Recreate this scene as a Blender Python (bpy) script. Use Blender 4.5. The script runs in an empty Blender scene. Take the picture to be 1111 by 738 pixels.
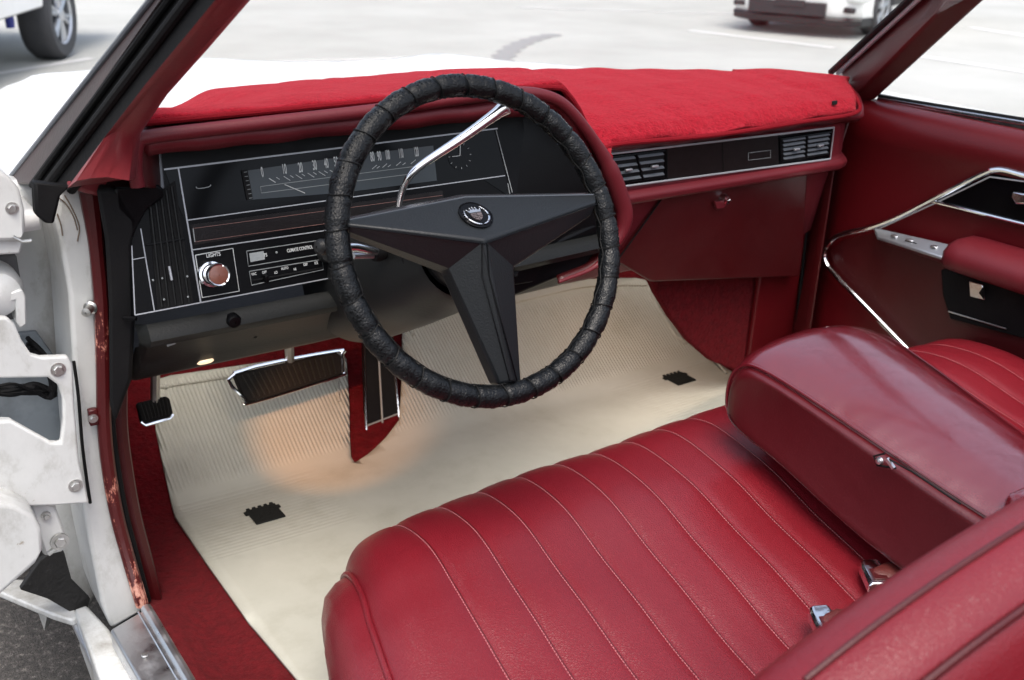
import bpy, bmesh, math, random
from mathutils import Vector, Matrix
random.seed(7)
R = math.radians
scn = bpy.context.scene
COL = scn.collection
# ------------------------------------------------------------------ camera model (metres, z up, y = forward in the car)
F = 1200.0; W0, H0 = 1111.0, 738.0
CAM = Vector((-1.05, -1.09, 1.345))
_a = Vector((2500 - W0/2, -80 - H0/2, F)).normalized()
_b = Vector((-500 - W0/2, -145 - H0/2, F)); _b = (_b - _a*_a.dot(_b)).normalized()
_c = _a.cross(_b)
RIGHT = Vector((_a[0], _b[0], _c[0])); DOWN = Vector((_a[1], _b[1], _c[1])); FWD = Vector((_a[2], _b[2], _c[2]))
def ray(px, py): return RIGHT*((px-W0/2)/F) + DOWN*((py-H0/2)/F) + FWD
def at(px, py, x=None, y=None, z=None):
    r = ray(px, py)
    for i, v in enumerate((x, y, z)):
        if v is not None: return CAM + r*((v-CAM[i])/r[i])
def on(px, py, o, n):
    r = ray(px, py); return CAM + r*((o-CAM).dot(n)/r.dot(n))
def V(*a): return Vector(a)

# ------------------------------------------------------------------ materials
def ramp(nt, fac, stops):
    n = nt.nodes.new('ShaderNodeValToRGB'); e = n.color_ramp.elements
    while len(e) < len(stops): e.new(0.5)
    for i, (p, c) in enumerate(stops): e[i].position = p; e[i].color = (*c, 1)
    nt.links.new(fac, n.inputs[0]); return n.outputs[0]
def noise(nt, scale, detail=4, rough=.6, vec=None, dist=0):
    n = nt.nodes.new('ShaderNodeTexNoise'); n.inputs['Scale'].default_value = scale
    n.inputs['Detail'].default_value = detail; n.inputs['Roughness'].default_value = rough; n.inputs['Distortion'].default_value = dist
    if vec is None: vec = nt.nodes.new('ShaderNodeTexCoord').outputs['Object']
    nt.links.new(vec, n.inputs['Vector']); return n.outputs['Fac']
def mapped(nt, sc=(1,1,1), rot=(0,0,0)):
    t = nt.nodes.new('ShaderNodeTexCoord'); m = nt.nodes.new('ShaderNodeMapping')
    m.inputs['Scale'].default_value = sc; m.inputs['Rotation'].default_value = rot
    nt.links.new(t.outputs['Object'], m.inputs['Vector']); return m.outputs[0]
def mat(name, col, rough=.5, metal=0, bump=None, var=None, coat=0, sheen=0, spec=.5, rvar=None, extra=None, emit=None, trans=0):
    m = bpy.data.materials.new(name); m.use_nodes = True; nt = m.node_tree; b = nt.nodes['Principled BSDF']
    b.inputs['Base Color'].default_value = (*col, 1); b.inputs['Roughness'].default_value = rough
    b.inputs['Metallic'].default_value = metal; b.inputs['Coat Weight'].default_value = coat; b.inputs['Coat Roughness'].default_value = .25
    b.inputs['Specular IOR Level'].default_value = spec
    if sheen:
        b.inputs['Sheen Weight'].default_value = sheen; b.inputs['Sheen Roughness'].default_value = .45
        b.inputs['Sheen Tint'].default_value = (min(1, col[0]*2+.3), min(1, col[1]*2+.15), min(1, col[2]*2+.15), 1)
    if var:   # (scale, other colour, low, high)
        f = noise(nt, var[0], 5, .6)
        nt.links.new(ramp(nt, f, [(var[2], col), (var[3], var[1])]), b.inputs['Base Color'])
    if rvar:
        f = noise(nt, rvar[0], 4)
        mr = nt.nodes.new('ShaderNodeMapRange'); nt.links.new(f, mr.inputs[0]); mr.inputs[1].default_value = .3; mr.inputs[2].default_value = .7
        mr.inputs[3].default_value = rvar[1]; mr.inputs[4].default_value = rvar[2]; nt.links.new(mr.outputs[0], b.inputs['Roughness'])
    if bump:  # list of (scale, distance, detail)
        prev = None
        for sc, d, det in bump:
            bn = nt.nodes.new('ShaderNodeBump'); bn.inputs['Distance'].default_value = d; bn.inputs['Strength'].default_value = 1
            nt.links.new(noise(nt, sc, det), bn.inputs['Height'])
            if prev: nt.links.new(prev, bn.inputs['Normal'])
            prev = bn.outputs[0]
        nt.links.new(prev, b.inputs['Normal'])
    if emit: b.inputs['Emission Color'].default_value = (*emit[0], 1); b.inputs['Emission Strength'].default_value = emit[1]
    if extra: extra(nt, b)
    return m
def add_bump(nt, b, height, dist):
    bn = nt.nodes.new('ShaderNodeBump'); bn.inputs['Distance'].default_value = dist
    nt.links.new(height, bn.inputs['Height'])
    l = b.inputs['Normal'].links
    if l: nt.links.new(l[0].from_socket, bn.inputs['Normal'])
    nt.links.new(bn.outputs[0], b.inputs['Normal'])
def voro_bump(scale, dist, feature='DISTANCE_TO_EDGE'):
    def f(nt, b):
        v = nt.nodes.new('ShaderNodeTexVoronoi'); v.feature = feature; v.inputs['Scale'].default_value = scale
        t = nt.nodes.new('ShaderNodeTexCoord'); nt.links.new(t.outputs['Object'], v.inputs['Vector'])
        mr = nt.nodes.new('ShaderNodeMapRange'); mr.inputs[2].default_value = .25; nt.links.new(v.outputs['Distance'], mr.inputs[0])
        add_bump(nt, b, mr.outputs[0], dist)
    return f
M = {}
M['seat'] = mat('oxblood_vinyl', (.155,.008,.014), .34, spec=.38, var=(2.5,(.120,.006,.011),.3,.8), bump=[(140,.0002,3)], coat=.2, extra=voro_bump(330,.00022))
M['arm'] = mat('creased_oxblood_vinyl', (.105,.006,.011), .3, spec=.8, bump=[(4.5,.018,1),(11,.008,2),(160,.0002,3)], coat=1, rvar=(9,.10,.17), extra=voro_bump(420,.0001))
M['arm'].node_tree.nodes['Principled BSDF'].inputs['Coat Roughness'].default_value = .14
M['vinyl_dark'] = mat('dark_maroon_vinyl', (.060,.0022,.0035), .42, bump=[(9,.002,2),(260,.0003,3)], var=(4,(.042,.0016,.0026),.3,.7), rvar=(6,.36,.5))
M['door'] = mat('maroon_door_vinyl', (.085,.0028,.005), .38, spec=.35, bump=[(300,.0003,3),(5,.002,2)], var=(3,(.078,.0028,.0048),.3,.7))
M['padmar'] = mat('padded_maroon_plastic', (.12,.007,.012), .46, spec=.35, bump=[(350,.0003,3)], var=(5,(.095,.010,.015),.3,.7))
M['redpaint'] = mat('red_pillar_trim_paint', (.21,.016,.020), .45, bump=[(200,.0003,3)], var=(8,(.16,.012,.018),.35,.7))
def worn_extra(nt, b):
    f = noise(nt, 75, 9, .8, mapped(nt, (1.6,1.6,.6)))
    g = noise(nt, 5, 3, .5, mapped(nt, (1,1,1.4)))
    mul = nt.nodes.new('ShaderNodeMath'); mul.operation = 'MULTIPLY'; nt.links.new(f, mul.inputs[0]); nt.links.new(g, mul.inputs[1])
    nt.links.new(ramp(nt, mul.outputs[0], [(.0,(.055,.003,.004)),(.30,(.065,.004,.005)),(.31,(.42,.14,.10)),(.36,(.62,.34,.26))]), b.inputs['Base Color'])
M['worn'] = mat('peeling_red_pinchweld_paint', (.13,.006,.007), .4, bump=[(60,.001,5)], extra=worn_extra)
def grime_extra(nt, b):
    f = noise(nt, 9, 7, .7, mapped(nt, (1,1,.6))); g = noise(nt, 55, 5, .7)
    c1 = ramp(nt, f, [(.30,(.57,.58,.57)),(.50,(.51,.52,.51)),(.60,(.38,.38,.36)),(.73,(.21,.19,.16))])
    c2 = ramp(nt, g, [(.0,(1,1,1)),(.66,(1,1,1)),(.74,(.55,.48,.40))])
    mx = nt.nodes.new('ShaderNodeMix'); mx.data_type = 'RGBA'; mx.blend_type = 'MULTIPLY'; mx.inputs[0].default_value = 1
    nt.links.new(c1, mx.inputs[6]); nt.links.new(c2, mx.inputs[7]); nt.links.new(mx.outputs[2], b.inputs['Base Color'])
M['white'] = mat('grubby_white_body_paint', (.78,.78,.76), .32, coat=.3, bump=[(6,.0015,3)], extra=grime_extra)
M['whiteclean'] = mat('white_body_paint', (.80,.80,.79), .25, coat=.6, var=(3,(.72,.72,.70),.4,.8))
M['blackplastic'] = mat('black_dash_plastic', (.0025,.0025,.003), .4, spec=.12, bump=[(300,.0002,2)], rvar=(20,.28,.42))
M['blackgloss'] = mat('smoked_black_lens', (.002,.002,.0025), .16, spec=.14)
M['woodpanel'] = mat('dark_engine_turned_trim', (.008,.006,.006), .3, spec=.2, bump=[(500,.0002,2)], var=(90,(.010,.008,.008),.4,.6))
M['greydash'] = mat('charcoal_underdash_vinyl', (.007,.0075,.007), .45, spec=.25, bump=[(320,.0004,3)], var=(5,(.005,.0055,.005),.35,.7))
M['bluegrey'] = mat('grey_cluster_frame', (.10,.11,.125), .35, bump=[(200,.0002,2)])
M['rubber'] = mat('black_rubber_seal', (.005,.005,.0055), .65, spec=.15, bump=[(80,.0008,3)], var=(12,(.009,.009,.009),.4,.8))
M['brownseal'] = mat('dark_brown_gutter_trim', (.032,.015,.014), .42, bump=[(160,.0004,3)], var=(10,(.020,.012,.012),.35,.75))
M['whiteline'] = mat('silver_trim_line', (.36,.37,.39), .35, metal=.3)
M['ink'] = mat('pale_instrument_lettering', (.55,.57,.56), .5)
M['dimink'] = mat('dim_instrument_lettering', (.26,.28,.28), .5)
M['copperline'] = mat('dull_copper_line', (.20,.10,.085), .5)
M['chrome'] = mat('chrome', (.82,.83,.85), .11, metal=1, bump=[(30,.0003,3)])
M['brushed'] = mat('scuffed_aluminium', (.60,.61,.63), .34, metal=1, bump=[(60,.0006,5)], rvar=(30,.25,.5))
M['steel'] = mat('dull_bolt_steel', (.52,.52,.50), .4, metal=1, bump=[(90,.001,4)])
M['knobface'] = mat('amber_brown_knob_face', (.16,.055,.035), .35, coat=.4)
def leather_extra(nt, b):
    voro_bump(230,.00028)(nt, b)
M['leather'] = mat('black_laced_leather', (.0025,.003,.0035), .32, spec=.28, bump=[(60,.0010,4),(500,.0003,3)], rvar=(40,.24,.42), extra=leather_extra)
M['wheelplastic'] = mat('black_grained_spoke_plastic', (.006,.0075,.009), .4, spec=.38, bump=[(420,.00035,3)])
M['columnplastic'] = mat('charcoal_column_plastic', (.012,.0125,.0125), .42, spec=.3, bump=[(300,.0003,3)])
M['lace'] = mat('black_lacing_cord', (.006,.006,.006), .6, spec=.2)
M['thread'] = mat('pale_pink_stitch_thread', (.42,.15,.16), .6)
M['plush'] = mat('bright_red_plush', (.31,.008,.019), .95, spec=.1, sheen=.35, bump=[(5,.012,3),(40,.005,5),(330,.0035,3)], var=(190,(.20,.005,.012),.36,.64))
M['plushedge'] = mat('red_overlocked_hem', (.16,.005,.010), .9, spec=.1, bump=[(400,.0015,2)])
def carpet_extra(nt, b):
    add_bump(nt, b, noise(nt, 900, 2, .7), .003)
M['carpet'] = mat('dark_red_cut_pile_carpet', (.135,.004,.008), 1, spec=.05, sheen=.25, bump=[(14,.008,4),(120,.006,4)], var=(75,(.085,.0025,.005),.36,.62), extra=carpet_extra)
def mat_extra(nt, b):
    tc = nt.nodes.new('ShaderNodeTexCoord'); sep = nt.nodes.new('ShaderNodeSeparateXYZ'); nt.links.new(tc.outputs['Object'], sep.inputs[0])
    def wave(axis, scale):
        w = nt.nodes.new('ShaderNodeTexWave'); w.bands_direction = axis; w.inputs['Scale'].default_value = scale; w.wave_profile = 'SIN'
        nt.links.new(tc.outputs['Object'], w.inputs['Vector']); return w.outputs['Fac']
    def step(sock, lo, hi):
        mr = nt.nodes.new('ShaderNodeMapRange'); mr.inputs[1].default_value = lo; mr.inputs[2].default_value = hi; nt.links.new(sock, mr.inputs[0]); return mr.outputs[0]
    def mul(a, c):
        m = nt.nodes.new('ShaderNodeMath'); m.operation = 'MULTIPLY'; nt.links.new(a, m.inputs[0]); nt.links.new(c, m.inputs[1]); return m.outputs[0]
    toe = mul(step(sep.outputs[1], .64, .655), step(sep.outputs[1], .835, .825))
    flat = mul(mul(step(sep.outputs[1], .63, .615), step(sep.outputs[1], .42, .43)), step(sep.outputs[0], -.33, -.37))
    flat2 = mul(mul(step(sep.outputs[1], .63, .615), step(sep.outputs[1], .42, .43)), step(sep.outputs[0], .34, .38))
    add_bump(nt, b, mul(wave('X', 42), toe), .0016)
    add_bump(nt, b, mul(wave('Y', 32), flat), .0004)
    add_bump(nt, b, mul(wave('Y', 32), flat2), .0005)
    f = noise(nt, 7, 6, .7); g = noise(nt, 2.2, 3, .5)
    c1 = ramp(nt, f, [(.3,(.47,.465,.405)),(.55,(.44,.435,.375)),(.75,(.37,.36,.30))])
    c2 = ramp(nt, mul(wave('X', 42), toe), [(0,(.93,.93,.92)),(1,(1,1,1))])
    mx = nt.nodes.new('ShaderNodeMix'); mx.data_type = 'RGBA'; mx.blend_type = 'MULTIPLY'; mx.inputs[0].default_value = 1
    nt.links.new(c1, mx.inputs[6]); nt.links.new(c2, mx.inputs[7]); nt.links.new(mx.outputs[2], b.inputs['Base Color'])
M['matrubber'] = mat('worn_cream_rubber', (.5,.47,.37), .5, spec=.35, bump=[(5,.006,3)], extra=mat_extra)
M['blackpatch'] = mat('black_anchor_rubber', (.009,.010,.009), .6, spec=.2, bump=[(150,.001,3)])
M['asphalt'] = mat('aggregate_asphalt', (.055,.052,.050), .85, bump=[(240,.006,4)], extra=lambda nt, b: nt.links.new(ramp(nt, noise(nt, 70, 7, .85), [(.38,(.030,.028,.027)),(.55,(.075,.068,.062)),(.66,(.30,.28,.25))]), b.inputs['Base Color']))
M['lot'] = mat('pale_concrete', (.385,.39,.37), .8, bump=[(30,.006,6)], var=(.8,(.315,.32,.30),.35,.7))  # paler ground than the asphalt near the car
M['paint'] = mat('worn_road_paint', (.55,.55,.54), .6)
M['tar'] = mat('tar_crack_sealer', (.24,.24,.235), .6)
M['tyre'] = mat('tyre_rubber', (.035,.036,.040), .65, bump=[(40,.003,3)])
M['alloy'] = mat('silver_alloy', (.5,.52,.55), .3, metal=.8)
M['darktrim'] = mat('unpainted_bumper_plastic', (.016,.017,.019), .55)
M['carglass'] = mat('dark_car_glass', (.02,.025,.03), .08, coat=.5)
M['lampred'] = mat('red_reflector', (.30,.01,.02), .4)
def glass(name, tint, refl):
    m = bpy.data.materials.new(name); m.use_nodes = True; nt = m.node_tree; nt.nodes.clear()
    o = nt.nodes.new('ShaderNodeOutputMaterial'); mx = nt.nodes.new('ShaderNodeMixShader'); t = nt.nodes.new('ShaderNodeBsdfTransparent'); g = nt.nodes.new('ShaderNodeBsdfGlossy')
    t.inputs[0].default_value = (*tint, 1); g.inputs['Roughness'].default_value = .03; fr = nt.nodes.new('ShaderNodeFresnel'); fr.inputs[0].default_value = 1.45
    ml = nt.nodes.new('ShaderNodeMath'); ml.operation = 'MULTIPLY'; ml.inputs[1].default_value = refl; nt.links.new(fr.outputs[0], ml.inputs[0])
    nt.links.new(ml.outputs[0], mx.inputs[0]); nt.links.new(t.outputs[0], mx.inputs[1]); nt.links.new(g.outputs[0], mx.inputs[2]); nt.links.new(mx.outputs[0], o.inputs[0])
    return m
M['glass'] = glass('clear_windscreen_glass', (.95,.97,.965), .06)

# ------------------------------------------------------------------ mesh helpers
class MB:
    def __init__(s): s.v = []; s.f = []
    def add(s, vs, fs):
        n = len(s.v); s.v += [tuple(p) for p in vs]; s.f += [tuple(i+n for i in f) for f in fs]; return s
    def loft(s, rings, closed=True, caps=False):
        n = len(rings[0]); vs = [p for r in rings for p in r]; fs = []
        for i in range(len(rings)-1):
            for j in range(n if closed else n-1):
                k = (j+1) % n; fs.append((i*n+j, i*n+k, (i+1)*n+k, (i+1)*n+j))
        if caps: fs += [tuple(range(n))[::-1], tuple((len(rings)-1)*n+j for j in range(n))]
        return s.add(vs, fs)
    def tube(s, pts, r, seg=8, caps=True, flat=1.0, up=None, closed=False):
        pts = [Vector(p) for p in pts]; rr = r if isinstance(r, (list, tuple)) else [r]*len(pts)
        rings = []; u = None; n = len(pts)
        for i, p in enumerate(pts):
            if closed: t = (pts[(i+1) % n]-pts[i-1]).normalized()
            else: t = (pts[min(i+1, n-1)]-pts[max(i-1, 0)]).normalized()
            if up is not None: u = (Vector(up) - t*t.dot(Vector(up))).normalized()
            elif u is None: u = t.orthogonal().normalized()
            else: u = (u - t*t.dot(u)).normalized()
            w = t.cross(u)
            rings.append([p + u*math.cos(a)*rr[i] + w*math.sin(a)*rr[i]*flat for a in [2*math.pi*k/seg for k in range(seg)]])
        if closed: rings.append(rings[0])
        return s.loft(rings, True, caps and not closed)
    def prism(s, poly, vec):
        n = len(poly); vec = Vector(vec); a = [Vector(p) for p in poly]; b = [p+vec for p in a]
        fs = [tuple(range(n)), tuple(range(2*n-1, n-1, -1))] + [(i, i+n, (i+1) % n+n, (i+1) % n) for i in range(n)]
        return s.add(a+b, fs)
    def box(s, c, sx, sy, sz, rot=None):
        c = Vector(c); q = rot if rot is not None else Matrix.Identity(3)
        vs = [c + q @ Vector((sx/2*i, sy/2*j, sz/2*k)) for i in (-1,1) for j in (-1,1) for k in (-1,1)]
        return s.add(vs, [(0,1,3,2),(4,6,7,5),(0,4,5,1),(2,3,7,6),(0,2,6,4),(1,5,7,3)])
    def lathe(s, c, axis, prof, seg=24, caps=True):
        c = Vector(c); ax = Vector(axis).normalized(); u = ax.orthogonal().normalized(); w = ax.cross(u)
        return s.loft([[c + ax*h + (u*math.cos(a)+w*math.sin(a))*r for a in [2*math.pi*k/seg for k in range(seg)]] for r, h in prof], True, caps)
    def build(s, name, m, parent=None, bevel=0, bseg=2, smooth=True, sub=0, ang=35):
        me = bpy.data.meshes.new(name); me.from_pydata(s.v, [], s.f); me.update()
        bm = bmesh.new(); bm.from_mesh(me)
        bmesh.ops.remove_doubles(bm, verts=bm.verts, dist=1e-6)
        bmesh.ops.recalc_face_normals(bm, faces=bm.faces)
        big = [f for f in bm.faces if len(f.verts) > 4]
        if big and not sub: bmesh.ops.triangulate(bm, faces=big)
        bm.to_mesh(me); bm.free()
        o = bpy.data.objects.new(name, me); COL.objects.link(o)
        me.materials.append(M[m] if isinstance(m, str) else m)
        finish(o, smooth, ang, bevel, bseg, sub)
        if parent is not None: o.parent = parent
        return o
def finish(o, smooth=True, ang=35, bevel=0, bseg=2, sub=0):
    me = o.data
    if smooth:
        me.polygons.foreach_set('use_smooth', [True]*len(me.polygons))
        try: me.set_sharp_from_angle(angle=R(ang))
        except Exception: pass
    if bevel:
        md = o.modifiers.new('bevel', 'BEVEL'); md.width = bevel; md.segments = bseg; md.limit_method = 'ANGLE'; md.angle_limit = R(40); md.harden_normals = False
    if sub:
        md = o.modifiers.new('sub', 'SUBSURF'); md.levels = sub; md.render_levels = sub
    me.update()
def drape(name, poly, zf, m, parent, step=.02, thick=.006, xf=None):
    """fill a plan outline, cut it into a fine grid and lay it on the height z = zf(x, y)"""
    bm = bmesh.new(); vs = [bm.verts.new((p[0], p[1], 0)) for p in poly]; bm.faces.new(vs)
    for ax in (0, 1):
        lo = min(p[ax] for p in poly); hi = max(p[ax] for p in poly); k = 1
        while lo + k*step < hi:
            no = (1,0,0) if ax == 0 else (0,1,0); co = (lo+k*step, 0, 0) if ax == 0 else (0, lo+k*step, 0)
            bmesh.ops.bisect_plane(bm, geom=bm.verts[:]+bm.edges[:]+bm.faces[:], plane_co=co, plane_no=no); k += 1
    for v in bm.verts: v.co.z = zf(v.co.x, v.co.y)
    bmesh.ops.recalc_face_normals(bm, faces=bm.faces)
    if sum(f.normal.z for f in bm.faces) < 0: bmesh.ops.reverse_faces(bm, faces=bm.faces)
    me = bpy.data.meshes.new(name); bm.to_mesh(me); bm.free()
    o = bpy.data.objects.new(name, me); COL.objects.link(o); me.materials.append(M[m])
    me.polygons.foreach_set('use_smooth', [True]*len(me.polygons))
    if thick: md = o.modifiers.new('thickness', 'SOLIDIFY'); md.thickness = thick; md.offset = -1
    if parent is not None: o.parent = parent
    return o
def text_mesh(name, body, m, parent, o, n, upv, size, sx=1.0, off=.0006, mid=True):
    """real lettering lying on a panel: o is its centre, n faces the reader, upv is up"""
    cu = bpy.data.curves.new('lettering', 'FONT'); cu.body = body; cu.size = size; cu.extrude = .0002; cu.offset = size*.012
    cu.align_x = 'CENTER'; cu.align_y = 'CENTER'
    t = bpy.data.objects.new('lettering', cu); COL.objects.link(t)
    dg = bpy.context.evaluated_depsgraph_get(); me = bpy.data.meshes.new_from_object(t.evaluated_get(dg)); bpy.data.objects.remove(t)
    n = n.normalized(); up = (upv - n*n.dot(upv)).normalized(); rt = up.cross(n)
    for v in me.vertices: v.co = o + n*(off+v.co.z) + rt*v.co.x*sx + up*v.co.y
    ob = bpy.data.objects.new(name, me); COL.objects.link(ob); me.materials.clear(); me.materials.append(M[m]); ob.parent = parent
    return ob
def empty(name, loc=(0,0,0), rz=0, parent=None):
    o = bpy.data.objects.new(name, None); COL.objects.link(o); o.location = loc; o.rotation_euler = (0,0,rz); o.empty_display_size = .2
    if parent is not None: o.parent = parent
    return o
def tag(o, label=None, cat=None, group=None, kind=None):
    if label: o['label'] = label
    if cat: o['category'] = cat
    if group: o['group'] = group
    if kind: o['kind'] = kind
    return o
def lerp(a, b, t): return a + (b-a)*t
def interp(xs, ys, x):
    if x <= xs[0]: return ys[0]
    for i in range(len(xs)-1):
        if x <= xs[i+1]: return lerp(ys[i], ys[i+1], (x-xs[i])/(xs[i+1]-xs[i]))
    return ys[-1]
def smooth_path(pts, n=6, closed=False):
    """Catmull-Rom through the points"""
    pts = [Vector(p) for p in pts]; out = []; m = len(pts)
    rng = range(m if closed else m-1)
    for i in rng:
        p0 = pts[(i-1) % m] if (closed or i > 0) else pts[0]*2-pts[1]
        p1 = pts[i]; p2 = pts[(i+1) % m]
        p3 = pts[(i+2) % m] if (closed or i+2 < m) else p2*2-p1
        for k in range(n):
            t = k/n; out.append(.5*((2*p1)+(p2-p0)*t+(2*p0-5*p1+4*p2-p3)*t*t+(3*p1-p0-3*p2+p3)*t**3))
    if not closed: out.append(pts[-1])
    return out
# ================================================================== THE SETTING
def sheet(name, poly, m, thick=0):
    b = MB(); b.add(poly, [tuple(range(len(poly)))]); o = b.build(name, m, smooth=False); tag(o, kind='structure'); return o
sheet('ground', [(-150,-150,0),(150,-150,0),(150,150,0),(-150,150,0)], 'asphalt')
sheet('concrete_lot', [(-120,4.2,.004),(1.6,4.2,.004),(3.2,-6,.004),(3.2,-120,.004),(140,-120,.004),(140,140,.004),(-120,140,.004)], 'lot')
def stripe(a, c, w, name='painted_bay_line', m='paint'):
    a = at(*a, z=.008); c = at(*c, z=.008); d = (c-a).normalized(); s = V(-d.y, d.x, 0)*w/2
    return sheet(name, [a-s, c-s, c+s, a+s], m)
stripe((748,33),(905,52),.11); stripe((998,61),(1300,106),.12); stripe((1052,30),(1300,66),.12)
stripe((100,63),(-200,112),.10); stripe((560,8),(820,16),.07)
# tar sealed crack
pts = smooth_path([at(*p, z=.008) for p in [(536,90),(541,72),(547,60),(560,50),(580,42),(604,37)]], 8)
L = []; Rr = []
for i, p in enumerate(pts):
    d = (pts[min(i+1, len(pts)-1)]-pts[max(i-1, 0)]).normalized(); s = V(-d.y, d.x, 0)*(.09+.03*math.sin(i*1.7)); L.append(p+s); Rr.append(p-s)
b = MB(); n = len(pts); b.add(L+Rr, [(i, i+1, n+i+1, n+i) for i in range(n-1)]); tag(b.build('tar_seam', 'tar', smooth=False), kind='structure')

# ------------------------------------------------------------------ vehicles behind
def wheel(parent, loc, rad, wid, side, spokes, y_axis=True):
    """side = +1/-1: the way the outer face looks along local y"""
    c = Vector(loc); ax = V(0, side, 0)
    b = MB(); b.lathe(c, ax, [(rad*.64,-wid*.5),(rad*.9,-wid*.5),(rad*.985,-wid*.36),(rad,-wid*.15),(rad,wid*.15),(rad*.985,wid*.36),(rad*.9,wid*.5),(rad*.66,wid*.47),(rad*.64,wid*.3)], 48, False)
    w = b.build('wheel', 'tyre', parent)
    r = MB(); r.lathe(c, ax, [(rad*.64,-wid*.4),(rad*.62,-wid*.1),(rad*.62,wid*.40),(rad*.655,wid*.46),(rad*.63,wid*.40)], 40, False); 
    r.build('rim', 'alloy', w)
    d = MB(); d.lathe(c, ax, [(.001,wid*.05),(rad*.6,wid*.05)], 32, False); d.build('brake_disc', 'darktrim', w)
    s = MB()
    for k in range(spokes):
        a = 2*math.pi*k/spokes+.3
        for da in (-.13,.13):
            p0 = c + ax*wid*.36 + V(math.cos(a+da*.4)*rad*.10, 0, math.sin(a+da*.4)*rad*.10); p1 = c + ax*wid*.36 + V(math.cos(a+da)*rad*.63, 0, math.sin(a+da)*rad*.63)
            s.tube([p0, p1], [rad*.06, rad*.05], 6)
    s.lathe(c+ax*wid*.36, ax, [(rad*.17,-.03),(rad*.17,.02),(rad*.12,.03),(.001,.032)], 16, False)
    s.build('spokes', 'alloy', w); return w
def side_body(outline, arches, y0, y1, name, m, parent, bevel=.03):
    """extrude a side profile (x,z) between y0 and y1, with round wheel arches cut out of its lower edge"""
    pts = []
    for p in outline: pts.append(p)
    low = []
    for cx, r, zb in sorted(arches):
        a0 = math.asin(min(1, max(-1, (zb-.36)/r)))
        for k in range(13):
            a = math.pi-a0 - (math.pi-2*a0)*k/12; low.append((cx+r*math.cos(a), .36+r*math.sin(a)))
    b = MB(); b.prism([V(x, y0, z) for x, z in low+pts], (0, y1-y0, 0)); return b.build(name, m, parent, bevel=bevel)
# white pickup, only its wheel and lower side show at the left edge
dv = V(.515,.857,0); rzp = math.atan2(-dv.y, -dv.x)            # its nose points towards -dv
con = at(73, 64, z=0)
nside = V(.857,-.515,0)
pk = empty('pickup_truck', con - nside*.95, rzp); tag(pk, 'large white pickup at the top left corner, cut off to one six spoke wheel', 'pickup truck')
# local: x forward (-dv), y left = (dv.y.. ) -> side facing the camera
sgn = 1 if Matrix.Rotation(rzp, 3, 'Z') @ V(0,1,0) @ nside > 0 else -1
side_body([(4.4,.42),(4.5,.75),(4.4,1.05),(3.2,1.15),(2.5,1.85),(.75,1.88),(.62,1.2),(-1.05,1.2),(-1.1,.55),(-1.05,.50)], [(0,.47,.44),(3.45,.47,.42)], -.98, .98, 'body', 'whiteclean', pk)
for x in (0, 3.45):
    for s in (1,-1): wheel(pk, (x, s*.84, .345), .345, .25, s, 6)
b = MB(); b.box((-1.2,0,.60), .22, 1.94, .20); b.build('bumper', 'bluegrey', pk, bevel=.04)
for s in (1,-1):
    b = MB(); b.add([(2.35,s*.985,1.25),(2.2,s*.985,1.78),(.95,s*.985,1.78),(.9,s*.985,1.25)], [(0,1,2,3)]); b.build('window', 'carglass', pk, smooth=False)
b = MB(); b.lathe((.62, sgn*.78, .36), (0,0,1), [(.030,-.05),(.034,0),(.030,.06)], 12); b.build('shock_absorber', mat('blue_shock_absorber', (.02,.03,.25), .4), pk)
b = MB(); b.box((-.62,0,.60), .3, 1.5, .28); b.box((2.0,0,.55), 2.0, 1.5, .25); b.build('underbody', 'darktrim', pk)
# white compact suv, front three quarter view
Fd = V(-.93,-.37,0).normalized(); lft = V(-Fd.y*1, Fd.x, 0)    # rot90
nw = at(946, 38, z=0); 
rz = math.atan2(Fd.y, Fd.x); yl = Matrix.Rotation(rz, 3, 'Z') @ V(0,1,0)
s_near = 1 if yl.y < 0 else -1
suv = empty('compact_suv', nw - yl*s_near*.80*.78, rz); suv.scale = (.78,.78,.78); tag(suv, 'white compact suv with dark lower bumper parked at the top right beyond the windscreen', 'suv')
side_body([(.60,.44),(.88,.46),(.86,.72),(.72,.95),(.15,1.08),(-.6,1.55),(-2.3,1.62),(-3.2,1.5),(-3.4,.9),(-3.3,.45)], [(0,.40,.44),(-2.6,.40,.42)], -.90, .90, 'body', 'whiteclean', suv, bevel=.05)
for x in (0,-2.6):
    for s in (1,-1): wheel(suv, (x, s*.80, .35), .35, .23, s, 5)
b = MB(); b.prism([V(.38,-.91,.24),V(.38,-.91,.46),V(.80,-.86,.47),V(.92,-.6,.47),V(.95,0,.47),V(.92,.6,.47),V(.80,.86,.47),V(.38,.91,.46)], (0,0,-.001))
b = MB()
ring = [(.42,.91),(.72,.88),(.88,.62),(.94,0),(.88,-.62),(.72,-.88),(.42,-.91)]
b.loft([[V(x-.06,y*.97,.15) for x, y in ring], [V(x+.01,y,.17) for x, y in ring], [V(x+.035,y,.24) for x, y in ring], [V(x+.01,y,.27) for x, y in ring]], False)
b.build('lower_bumper', 'darktrim', suv)
b = MB(); b.loft([[V(x-.03,y*.99,.26) for x, y in ring], [V(x+.03,y,.36) for x, y in ring], [V(x+.02,y,.66) for x, y in ring], [V(x-.06,y*.98,.76) for x, y in ring]], False); b.build('bumper', 'whiteclean', suv)
b = MB(); b.box((.965,-.05*s_near,.36), .05, 1.05, .17); b.build('grille', 'darktrim', suv, bevel=.01)
for s in (1,-1):
    b = MB(); b.box((.86,s*.72,.37), .08, .22, .07, Matrix.Rotation(-s*.5, 3, 'Z')); f = b.build('fog_lamp_recess', 'darktrim', suv, bevel=.015)
    b = MB(); b.box((.80,s*.70,.80), .16, .30, .12, Matrix.Rotation(-s*.5, 3, 'Z')); b.build('headlight', 'alloy', suv, bevel=.03)
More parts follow.
